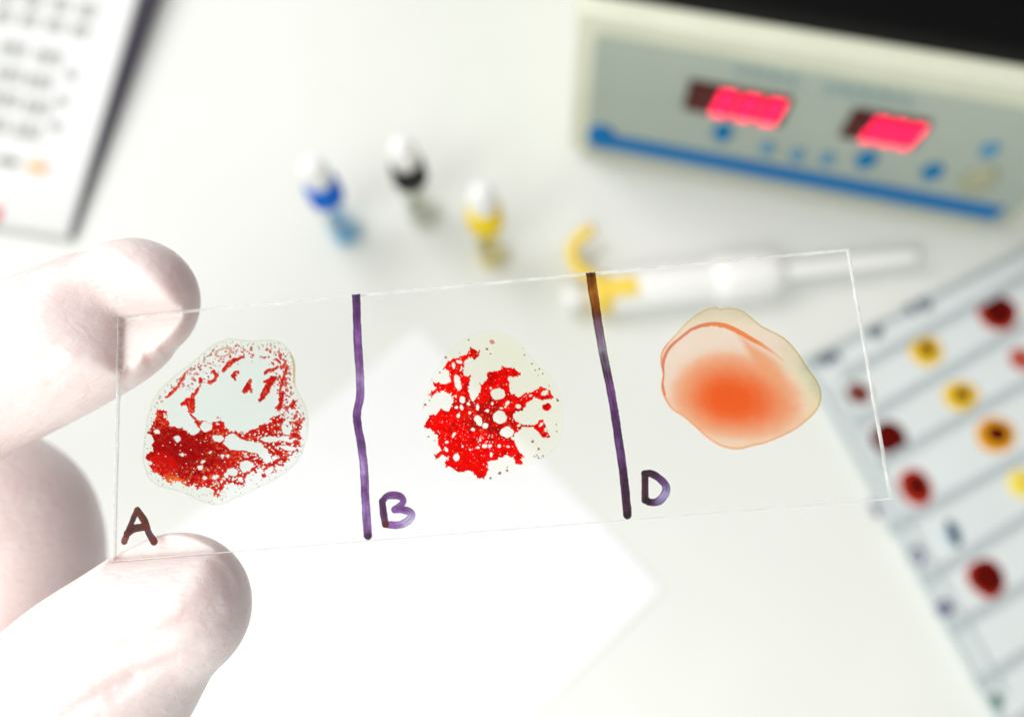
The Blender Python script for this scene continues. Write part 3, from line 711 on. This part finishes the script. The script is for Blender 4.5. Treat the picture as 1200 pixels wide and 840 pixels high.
for (cx, cy_, rx, ry, an) in holesA:
    h_ = ell(X+4*n1, Y+4*n2, 140+cx/3.5, 370+cy_/3.5, rx/3.5*1.05, ry/3.5*1.05, an); f = np.minimum(f, -h_)
for P, w in strokesA:
    d, _, _ = line_sdf(a_(P), X+4.0*n1+2*n3, Y+4.0*n2, np.atleast_1d(np.array(w, float)/3.5*1.0) if np.ndim(w) else w/3.5)
    f = np.maximum(f, d)
# fragments between the clear middle and the rim
ctr = psdf(a_([(520, 175), (600, 200), (648, 300), (648, 390), (600, 430), (540, 470), (450, 465), (400, 425), (310, 425), (300, 470), (210, 440), (165, 370), (230, 290), (290, 300), (400, 290), (440, 230)]), X, Y)
fz = sst(so, 3, 8)*sst(so, 34, 20)*sst(ctr, 4, -4)*(sst(psdf(massA, X, Y), 0, -3))
up = sst(Y, 520, 440)+sst(X, 318, 340)*sst(Y, 560, 500)
wf, vf = worley(X*1.0+5*n1, Y+5*n2, 3.6, 81); frag = (.47-wf)*4-1.0*(1-np.clip(up, 0, 1))
frag = np.where((vf < .35+.5*fbm(X, Y, 14, 99, 2)) & (fz > .05), frag*2.0, -5)-(1-fz)*2.2-(fbm(X, Y, 5, 91, 2) > .56)*1.6
wg, vg = worley(X*1.1+4*n1, Y+4*n2, 6.2, 85); rz = sst(X, 316, 330)*sst(Y, 508, 496)*sst(ctr, 1, -3)*sst(so, 5, 11)
big = np.where(vg < .55, (.50-wg)*4.5, -3)-(1-rz)*3-1.2*sst(fbm(X, Y, 4, 97, 3), .5, .6); frag = np.maximum(frag, big)
fragd = sst(frag, -.15, .7)*np.maximum(.55+.35*sst(fbm(X, Y, 8, 95, 2), .35, .6), .95*rz)
spw, spv = worley(X, Y, 3.1, 83); spk = sst(.33-spw, 0, .12)*(spv < .28)*sst(so, 1.5, 3)*sst(so, 12, 6)*.55
clot = sst(f, -.35, .45)
dens = np.maximum(clot, np.maximum(fragd, spk))
# colour: dark core, brighter edge, orange lower left foot
tone = fbm(X, Y, 7, 101, 4)
c = mixc(lin((218, 14, 4))*np.ones(3), lin((172, 0, 0))*np.ones(3), sst(1.25-dl+(tone-.5)*.9, .0, .5))
c = mixc(c, lin((200, 22, 14))*np.ones(3), sst(X+(tone-.5)*60, 240, 290)*.6)
thin = sst(f, 1.9, .1)*sst(fbm(X, Y, 3, 103, 2), .3, .62)
c = c*(1-.25*sst(fbm(X, Y, 3, 109, 3), .52, .68))[..., None]; c = mixc(c, lin((226, 74, 62))*np.ones(3), thin*.75)
c = mixc(c, lin((240, 108, 30))*np.ones(3), sst(ell(X, Y, 205, 563, 17, 6, .35)+(tone-.5)*5, -.5, 3))
c = mixc(c, lin((214, 12, 4))*np.ones(3), sst(ell(X, Y, 190, 545, 22, 20, .3)+(tone-.5)*9, 0, 8)*.8)
c = mixc(c, lin((246, 150, 90))*np.ones(3), (fbm(X, Y, 2.6, 107, 2) > .74)*sst(dl, .5, 1.2)*.4)
cf = mixc(lin((206, 44, 36))*np.ones(3), lin((165, 80, 70))*np.ones(3), sst(so, 15, 4)*(1-rz))
cf = mixc(cf, lin((140, 140, 132))*np.ones(3), sst(so, 8, 3)*(1-rz))
c = mixc(cf, c, sst(clot, .05, .35)); 
c = mixc(c, lin((214, 150, 110))*np.ones(3), sst(1.4-abs(ell(X, Y, 262, 413, 7, 3.4, -.3)+1.0), 0, 1.2)*.9)
dens = np.maximum(dens, .8*sst(1.3-abs(ell(X, Y, 262, 413, 7, 3.4, -.3)+1.0), 0, 1.0))
c = mixc(c, lin((236, 120, 84))*np.ones(3), .6*sst(fbm(X, Y, 2.2, 111, 2), .64, .74)*sst(dl, .35, .9)*sst(clot, .5, 1))
bA = empty('blood_spot', mat=SLM); tag(bA, 'clumped dark red blood spot with a clear middle, above the letter A', 'blood spot', 'blood spots on the glass slide')
X1, Y1 = grid(160, 369, 389, 599, 1.0); s1 = psdf(outA, X1+1.5*(fbm(X1, Y1, 9, 33)-.5), Y1)
rim = sst(1.6-abs(s1-1.2), 0, 1.6); cs_ = mixc(lin((247, 249, 245))*np.ones(3), lin((242, 250, 248))*np.ones(3), sst(s1, 8, 22))
cs_ = mixc(cs_, lin((226, 228, 214))*np.ones(3), rim*(.35+.6*fbm(X1, Y1, 12, 35)))
cs_ = mixc(cs_, lin((214, 190, 150))*np.ones(3), sst(1.8-abs(s1-1.6), 0, 1)*sst(ell(X1, Y1, 344, 430, 6, 20), -3, 3))
patch('serum_film', X1, Y1, sst(s1, -.6, 1.0), cs_, .00003, M_SERUM, bA)
patch('red_clots', X, Y, dens, np.clip(c, 0, 1), .00006, M_BLOODF, bA, zs=.00009*clot*(.5+tone))

# ---- blood spot B
b_ = lambda P: sc_(P, 4.422, 490, 380)
outB = sm_out2([(300, 45), (360, 30), (430, 38), (520, 88), (600, 185), (700, 280), (748, 400), (752, 560), (712, 645), (620, 712), (520, 755), (400, 800), (250, 802), (130, 742), (58, 640), (22, 500), (30, 380), (90, 230), (180, 120), (240, 70)])
massB = b_([(268, 118), (298, 128), (326, 152), (292, 184), (266, 172), (246, 188), (238, 240), (244, 268), (272, 262), (266, 300), (262, 350), (268, 385), (284, 404), (322, 350), (322, 308), (345, 300), (360, 285), (358, 244), (395, 244), (425, 240), (432, 218), (484, 224), (532, 256), (512, 272), (466, 276), (470, 325), (484, 356), (520, 378), (578, 352), (636, 326), (680, 342), (706, 382), (650, 392), (604, 378), (572, 402), (540, 448), (496, 458), (494, 478), (512, 505), (545, 522), (600, 526), (630, 498), (654, 500), (666, 540), (682, 578), (655, 594), (620, 556), (596, 536), (545, 530), (500, 575), (500, 604), (522, 656), (552, 684), (530, 700), (548, 724), (508, 730), (496, 690), (450, 680), (400, 702), (362, 712), (362, 752), (342, 800), (312, 800), (284, 770), (262, 756), (212, 772), (176, 742), (140, 738), (144, 706), (160, 690), (118, 680), (92, 700), (84, 674), (114, 654), (98, 570), (64, 548), (34, 530), (58, 468), (92, 462), (118, 440), (160, 452), (184, 404), (168, 362), (130, 348), (92, 354), (66, 384), (50, 372), (76, 342), (92, 336), (80, 296), (130, 314), (164, 306), (164, 244), (132, 234), (150, 200), (184, 176), (232, 166), (262, 152)])
holesB = [(205, 302, 17, 40, -.25), (229, 392, 15, 17, 0), (309, 430, 10, 15, 0), (414, 362, 36, 28, 0), (424, 482, 33, 32, 0), (462, 560, 34, 26, 0), (313, 500, 17, 26, -.5), (350, 527, 16, 13, 0), (358, 447, 9, 9, 0), (462, 408, 14, 9, -.8), (520, 425, 13, 11, 0), (209, 475, 11, 9, -.6), (228, 432, 8, 13, 0), (197, 432, 9, 8, 0), (200, 690, 15, 21, .2), (655, 356, 20, 12, -.5), (638, 520, 13, 5, -.5), (662, 548, 6, 12, 0), (385, 412, 7, 7, 0), (186, 575, 6, 17, .3), (150, 610, 8, 7, 0), (147, 648, 7, 14, -.6), (420, 632, 9, 7, 0), (524, 524, 8, 6, 0), (494, 592, 12, 8, .5), (436, 374, 6, 5, 0), (378, 332, 6, 5, 0), (196, 372, 6, 7, 0), (262, 412, 7, 8, 0), (430, 437, 9, 5, 0), (345, 630, 14, 10, 0), (375, 632, 9, 7, 0), (322, 600, 7, 6, 0), (310, 638, 8, 6, 0), (284, 546, 10, 8, 0), (268, 458, 9, 7, 0), (468, 632, 8, 5, 0), (380, 676, 6, 10, 0), (212, 196, 16, 7, .1), (185, 215, 7, 16, 0), (223, 228, 5, 12, 0), (452, 428, 7, 6, 0), (585, 368, 6, 5, 0), (230, 634, 5, 5, 0), (268, 648, 5, 5, 0)]
X, Y = grid(490, 664, 384, 566, .5)
n1 = fbm(X, Y, 4.5, 131, 3)-.5; n2 = fbm(X, Y, 4.5, 141, 3)-.5
m1 = fbm(X, Y, 2.0, 151, 2)-.5; m2 = fbm(X, Y, 2.0, 157, 2)-.5
f = psdf(massB, X+4.2*n1+2.6*m1, Y+4.2*n2+2.6*m2)
f = np.minimum(f, 5.)
w2, v2 = worley(X+2*n1, Y+2*n2, 3.6, 162); f = f-5*sst(.20-w2, -.03, .08)*(v2 < .24)
zz_ = sst(ell(X, Y, 569, 517, 14, 12), 0, 4); w3, v3 = worley(X, Y, 3.2, 163); f = f-5*zz_*sst(.34-w3, -.03, .1)*(v3 < .6)
w4, v4 = worley(X, Y, 3.6, 167); f = f-5*sst(.26-w4, -.03, .1)*(v4 < .30)*sst(X+.6*Y, 835, 815)*.0
for (cx, cy_, rx, ry, an) in holesB: f = np.minimum(f, -ell(X+3*n1, Y+3*n2, 490+cx/4.422, 380+cy_/4.422, rx/4.422*1.05, ry/4.422*1.05, an))
d, _, _ = line_sdf(b_([(545, 528), (575, 530), (605, 528)]), X, Y, .9); f = np.maximum(f, d)
f = np.maximum(f, ell(X+3*n1, Y+3*n2, 490+666/4.422, 380+430/4.422, 5.6, 4.6))
isl = ell(X+3*n1, Y+3*n2, 490+384/4.422, 380+92/4.422, 3.6, 2.6, .5)
sB = psdf(outB, X, Y); spw, spv = worley(X, Y, 5.2, 183)
spk = sst(.24-spw, -.02, .08)*(spv < .13)*sst(sB, .5, 2)*sst(sB, 14, 5)*sst(f, -1.5, -4)*.75
clot = sst(f, -.3, .4); dens = np.maximum(np.maximum(clot, spk), sst(isl, -.3, .5)*.8)
for (cx, cy_, r_) in ((357, 128, 1.4), (377, 152, 1.2), (722, 394, 1.6), (592, 606, 1.7), (625, 644, 1.5), (38, 418, 1.6), (112, 250, 1.2), (423, 770, 2), (460, 757, 1.8), (376, 795, 1.3), (645, 256, 1.1), (142, 172, 1.4)):
    dens = np.maximum(dens, .85*sst(r_-np.hypot(X+2*n1-490-cx/4.422, Y+2*n2-380-cy_/4.422), -.3, .6))
tone = fbm(X, Y, 8, 201, 4)
dk = ell(X, Y, 572, 490, 42, 20, .35)+(tone-.5)*26
c = mixc(lin((250, 3, 3))*np.ones(3), lin((203, 14, 6))*np.ones(3), sst(dk, -7, 7))
c = c*(1-.28*sst(fbm(X, Y, 4, 211, 4), .5, .72))[..., None]; c = mixc(c, lin((255, 40, 26))*np.ones(3), .5*sst(fbm(X, Y, 3, 213, 3), .58, .72))
c = mixc(c, lin((150, 4, 4))*np.ones(3), .55*sst(fbm(X+31, Y, 6, 217, 4), .54, .66))
c = mixc(c, lin((232, 4, 2))*np.ones(3), sst(ell(X, Y, 553, 535, 44, 26)+(tone-.5)*25, 0, 9)*.7)
c = mixc(c, lin((238, 92, 40))*np.ones(3), sst(f, .7, .0)*(fbm(X, Y, 3, 203, 2) > .66)*.5)
c = mixc(c, lin((240, 130, 60))*np.ones(3), (fbm(X, Y, 2.4, 207, 2) > .80)*.4)
c = mixc(lin((120, 62, 54))*np.ones(3), c, sst(clot, .03, .3))
c = mixc(c, lin((225, 88, 80))*np.ones(3), sst(isl, -.3, .5))
bB = empty('blood_spot', mat=SLM); tag(bB, 'branching bright red clotted blood spot in the middle of the slide, above the letter B', 'blood spot', 'blood spots on the glass slide')
X1, Y1 = grid(486, 668, 380, 570, 1.0); s1 = psdf(outB, X1+1.5*(fbm(X1, Y1, 9, 133)-.5), Y1)
gapm = sst(Y1, 545, 430)*.6+sst(X1, 540, 600)*.4
cs_ = mixc(lin((254, 254, 250))*np.ones(3), lin((253, 253, 238))*np.ones(3), np.clip(gapm, 0, 1)); rim = sst(1.2-abs(s1-1), 0, 1.2)
cs_ = mixc(cs_, lin((255, 255, 250))*np.ones(3), sst(s1, 10, 0)*.7); cs_ = mixc(cs_, lin((234, 235, 226))*np.ones(3), rim*.6*fbm(X1, Y1, 9, 135))
patch('serum_film', X1, Y1, sst(s1, -1, 2.5), cs_, .00003, M_SERUM, bB)
patch('red_clots', X, Y, dens, np.clip(c, 0, 1), .00006, M_BLOODF, bB, zs=.00009*clot*(.5+tone))

# ---- drop D
d_ = lambda P: sc_(P, 4.422, 760, 350)
outD = catmull(d_([(240, 84), (300, 50), (352, 42), (370, 50), (400, 44), (460, 50), (510, 76), (590, 140), (700, 198), (768, 268), (828, 358), (884, 440), (898, 508), (880, 572), (820, 636), (740, 692), (620, 746), (540, 766), (460, 784), (380, 770), (310, 730), (236, 664), (180, 616), (120, 578), (82, 522), (62, 460), (72, 392), (58, 330), (70, 262), (130, 190), (190, 124), (240, 84)]), 3)[:-1]
X, Y = grid(769, 966, 355, 531, .7)
s = psdf(outD, X, Y); tone = fbm(X, Y, 10, 301, 3)-.5
C_ = lambda *a: lin(a)*np.ones(3)
er = 1-ell(X+2*tone, Y+2*tone, 760+415/4.422, 350+525/4.422, 1, 1)  # placeholder, replaced below
cx, cy_ = 760+412/4.422, 350+524/4.422; an = .16; xx = (X-cx)*math.cos(an)+(Y-cy_)*math.sin(an); yy = -(X-cx)*math.sin(an)+(Y-cy_)*math.cos(an)
yy = np.where(yy > 0, yy*1.22, yy); xx = np.where(xx > 0, xx*.86, xx*1.12)
er = np.hypot(xx/82, yy/60)
base = mixc(C_(234, 213, 200), C_(220, 210, 180), sst(X+(Y-440)*.3, 880, 945)); base = mixc(base, C_(233, 219, 192), sst(Y, 400, 370)*.7)
base = mixc(base, C_(234, 200, 168), sst(s, 22, 6)*sst(Y, 440, 500)*.7)
stops = [(0, (244, 92, 38)), (.26, (244, 96, 42)), (.40, (242, 110, 60)), (.55, (241, 132, 90)), (.72, (238, 158, 120)), (.88, (236, 180, 150)), (1.0, (234, 200, 180))]
og = np.stack([np.interp(er+tone*.05, [k for k, _ in stops], [lin(v)[i] for _, v in stops]) for i in range(3)], -1)
c = mixc(og, base, sst(er, .82, 1.12))
wedge = psdf(d_([(440, 170), (480, 185), (700, 330), (760, 520), (790, 620), (700, 640), (600, 520), (560, 380), (500, 290)]), X, Y)
c = mixc(c, np.minimum(c, C_(238, 160, 116)), sst(wedge+3*tone, -2, 9)*sst(X+.3*(Y-440)+6*tone, 936, 890)*.85)
inner, par, side = line_sdf(catmull(d_([(84, 500), (72, 440), (74, 385), (78, 320), (108, 255), (170, 200), (230, 158), (310, 136), (370, 138), (430, 158), (510, 200), (600, 252), (700, 325)]), 5), X, Y+.8*tone, [1.0, 1.3, 1.6, 1.8, 1.5, 1.6, 2.2, 2.6, 2.8, 2.6, 2.2, 1.6, 1.0])
teeth = (fbm(X*1.7+Y*1.3, Y*.2, 2.2, 311, 2)-.5)*2.6*sst(par, .18, .3)*sst(par, .70, .6)
lc = mixc(C_(214, 132, 104), C_(240, 136, 82), sst(par, .45, .6)); lc = mixc(lc, C_(236, 166, 124), sst(par, .78, 1.0))
c = mixc(c, np.minimum(c, lc), sst(inner+teeth*sst(side, -2, 1), -.8, .6)*(1-.6*sst(par, .8, 1.)))
# fluid outside the orange line is plain cream
rimc = mixc(C_(232, 166, 130), C_(196, 184, 142), sst(X-(Y-460)*1.0, 880, 945)*sst(Y, 505, 480)); rimc = mixc(rimc, C_(218, 200, 160), sst(Y, 430, 380)*sst(X, 900, 860))
rimc = mixc(rimc, C_(228, 122, 92), sst(X, 790, 776)*.6)
rd = abs(s-1.7); c = mixc(c, np.minimum(c, rimc), sst(rd, 1.7, .4)*.9)
c = mixc(c, C_(248, 236, 214), sst(abs(s-.2), .9, .2)*.45)
c = c*(1+.05*tone+.035*(fbm(X, Y, 1.6, 331, 2)-.5)+.05*(fbm(X+Y*.3, Y*2.2, 16, 333, 3)-.5))[..., None]
bD = empty('blood_spot', mat=SLM); tag(bD, 'smooth orange unclotted blood drop with a pale rim, above the letter D', 'blood spot', 'blood spots on the glass slide')
patch('liquid_film', X, Y, sst(s, -.7, .5), np.clip(c*1.22, 0, 1), .00003, M_DROP, bD, zs=.00022*np.sqrt(np.clip(s, 0, 25)/25))

# ================================================================== gloved hand
VOX = .00042
bm = bmesh.new()
def finger(P):
    """P: (u, v, depth m, radius m) joints; depth measured from the camera"""
    A = np.array([list(D(u, v, d))+[r] for u, v, d, r in P]); S_ = catmull(A, 8); tube_bm(bm, S_[:, :3], S_[:, 3], 36, 8)
WR = D(-1150, 1000, .165)
finger([(158, 352, .0912, .0067), (128, 372, .0916, .0077), (62, 404, .0920, .0083), (-20, 440, .0925, .0088), (-110, 478, .093, .0092), (-330, 520, .098, .0098), (-640, 660, .122, .0118)])
finger([(205, 712, .0845, .0074), (172, 738, .0848, .0082), (112, 800, .0855, .0100), (20, 895, .087, .0108), (-110, 1010, .091, .0104), (-330, 1120, .104, .0125), (-640, 1120, .135, .018)])
finger([(22, 690, .121, .0114), (18, 640, .121, .0117), (0, 606, .122, .0120), (-50, 590, .124, .0122), (-140, 600, .128, .0118), (-350, 640, .134, .0104), (-650, 760, .142, .0120)])
finger([(-10, 720, .140, .0095), (-100, 730, .142, .0098), (-250, 730, .152, .0100), (-400, 740, .158, .0104), (-650, 870, .160, .0116)])
finger([(-60, 790, .138, .0075), (-160, 790, .146, .0080), (-300, 820, .166, .0086), (-450, 860, .172, .0092), (-660, 980, .172, .0110)])
for P in ([(-640, 670, .126, .0135), (-880, 840, .150, .0180), (-1150, 1000, .165, .0240)], [(-650, 780, .143, .0130), (-880, 900, .155, .0190), (-1150, 1010, .168, .0250)],
          [(-650, 870, .160, .0125), (-880, 950, .165, .0190), (-1150, 1020, .172, .0250)], [(-660, 975, .170, .0120), (-880, 1010, .172, .0180), (-1150, 1040, .176, .0240)],
          [(-600, 1110, .132, .0170), (-850, 1080, .150, .0200), (-1150, 1030, .168, .0250)],
          [(-1100, 1000, .165, .0250), (-1400, 1130, .178, .0260), (-1800, 1320, .190, .0310), (-2100, 1460, .200, .0340)]): finger(P)
me0 = bpy.data.meshes.new('hand_raw'); bmesh.ops.recalc_face_normals(bm, faces=bm.faces); bm.to_mesh(me0); bm.free()
tmp = bpy.data.objects.new('hand_raw', me0); COL.objects.link(tmp)
rm = tmp.modifiers.new('r', 'REMESH'); rm.mode = 'VOXEL'; rm.voxel_size = VOX; rm.adaptivity = 0
smd = tmp.modifiers.new('s', 'SMOOTH'); smd.factor = .5; smd.iterations = 14
dg = bpy.context.evaluated_depsgraph_get(); me = bpy.data.meshes.new_from_object(tmp.evaluated_get(dg)); bpy.data.objects.remove(tmp); me.name = 'gloved_hand'
n = len(me.vertices); co = np.empty(n*3, np.float32); me.vertices.foreach_get('co', co); co = co.reshape(-1, 3).astype(float)
nr = np.empty(n*3, np.float32); me.vertices.foreach_get('normal', nr); nr = nr.reshape(-1, 3).astype(float)
# glove folds: photo-space creases on the camera side
cam_co = (co-CAMP)@MC; dep = -cam_co[:, 2]; U = 600+F*cam_co[:, 0]/dep; Vv = 420-F*cam_co[:, 1]/dep
facing = np.clip(-(nr*((co-CAMP)/np.linalg.norm(co-CAMP, axis=1)[:, None])).sum(1), 0, 1)
def groove(P, w, depth, dmin=0., dmax=9.):
    d, par, side = line_sdf(catmull(P, 5), U, Vv, 0.0); dd = -d
    k = np.exp(-(dd/w)**2)*np.sin(np.clip(par, 0, 1)*PI)**.35*facing*((dep > dmin) & (dep < dmax))
    return -k*facing*depth*1.5
disp = np.zeros(n); HIDX = (.07, .0985)
disp += groove([(133, 384), (142, 410), (150, 436), (146, 460)], 6, .0007, *HIDX) + groove([(150, 386), (176, 404), (205, 428)], 5, -.00035, *HIDX)
disp += groove([(140, 384), (166, 412), (188, 440)], 5, .0004, *HIDX) + groove([(90, 372), (118, 380), (140, 384), (170, 376), (205, 368)], 7, .0006, *HIDX)
disp += groove([(60, 400), (100, 392), (136, 386)], 9, .0004, *HIDX)
disp += groove([(225, 650), (248, 655), (266, 672), (274, 700)], 6, .00035, *HIDX)+groove([(40, 790), (120, 770), (200, 735), (262, 712)], 12, .00038, *HIDX)
disp += groove([(70, 840), (140, 800), (200, 775), (240, 760)], 8, .00045, *HIDX)+groove([(30, 760), (70, 742), (120, 735)], 8, -.0002, *HIDX)
for i in range(16):
    u0, v0 = rng.uniform(-20, 150), rng.uniform(720, 850); an = rng.uniform(-.9, -.3); Lr = rng.uniform(20, 60)
    disp += groove([(u0, v0), (u0+Lr*.5*math.cos(an), v0+Lr*.5*math.sin(an)+rng.normal(0, 4)), (u0+Lr*math.cos(an), v0+Lr*math.sin(an))], rng.uniform(3, 7), rng.uniform(-.00030, .00034), *HIDX)
for i in range(14):
    u0, v0 = rng.uniform(-20, 110), rng.uniform(370, 480); an = rng.uniform(-.8, -.1); Lr = rng.uniform(20, 50)
    disp += groove([(u0, v0), (u0+Lr*.5*math.cos(an), v0+Lr*.5*math.sin(an)+rng.normal(0, 3)), (u0+Lr*math.cos(an), v0+Lr*math.sin(an))], rng.uniform(3, 6), rng.uniform(-.0002, .00024), *HIDX)
co = co+nr*disp[:, None]
# the pads give way to the glass: behind its footprint they stay behind its back face
lo = (co-TW)@RW; hx, hy = LXs/2, LYs/2
ox = np.maximum(np.abs(lo[:, 0])-hx, 0); oy = np.maximum(np.abs(lo[:, 1])-hy, 0); so_ = np.hypot(ox, oy)
zmax = -.00086+.075*np.sqrt(so_)*1.0
near = (lo[:, 2] > -.012) & (so_ < .02)
k_ = .00045; dlt = zmax-lo[:, 2]
zn = np.where(near, np.minimum(lo[:, 2], zmax), lo[:, 2])
hh = np.clip(.5+.5*dlt/(k_*2), 0, 1); sm_ = zmax*(1-hh)+lo[:, 2]*hh-k_*2*hh*(1-hh); zn = np.where(near, np.minimum(sm_, zmax), lo[:, 2])
lo[:, 2] = zn; co = lo@RW.T+TW
me.vertices.foreach_set('co', co.astype(np.float32).ravel()); me.update()
M_LATEX, nt, out = mat('white_latex'); N = nt.nodes; L = nt.links
b = N.new('ShaderNodeBsdfPrincipled'); L.new(b.outputs[0], out.inputs[0]); tc = N.new('ShaderNodeTexCoord')
b.inputs['Roughness'].default_value = .38; b.inputs['Specular IOR Level'].default_value = .45
b.inputs['Subsurface Weight'].default_value = .6; b.inputs['Subsurface Radius'].default_value = (1.0, .45, .38); b.inputs['Subsurface Scale'].default_value = .0038
n1_ = N.new('ShaderNodeTexNoise'); n1_.inputs['Scale'].default_value = 110; n1_.inputs['Detail'].default_value = 5; L.new(tc.outputs['Object'], n1_.inputs['Vector'])
rr_ = N.new('ShaderNodeValToRGB'); L.new(n1_.outputs[0], rr_.inputs[0]); rr_.color_ramp.elements[0].position = .35; rr_.color_ramp.elements[1].position = .65
rr_.color_ramp.elements[0].color = (.76, .635, .615, 1); rr_.color_ramp.elements[1].color = (.83, .735, .715, 1); L.new(rr_.outputs[0], b.inputs['Base Color'])
n2_ = N.new('ShaderNodeTexNoise'); n2_.inputs['Scale'].default_value = 900; n2_.inputs['Detail'].default_value = 6; n2_.inputs['Distortion'].default_value = .6
mp = N.new('ShaderNodeMapping'); mp.inputs['Rotation'].default_value = (0, 0, -.5); mp.inputs['Scale'].default_value = (.6, 1.1, 1); L.new(tc.outputs['Object'], mp.inputs[0]); L.new(mp.outputs[0], n2_.inputs['Vector'])
bp = N.new('ShaderNodeBump'); bp.inputs['Strength'].default_value = .45; bp.inputs['Distance'].default_value = .0004; L.new(n2_.outputs[0], bp.inputs['Height']); L.new(bp.outputs[0], b.inputs['Normal'])
me.materials.clear(); hand = link('gloved_hand', me, M_LATEX, None, True)
tag(hand, 'hand in a white latex glove pinching the left end of the slide', 'gloved hand')
print('hand verts', n)
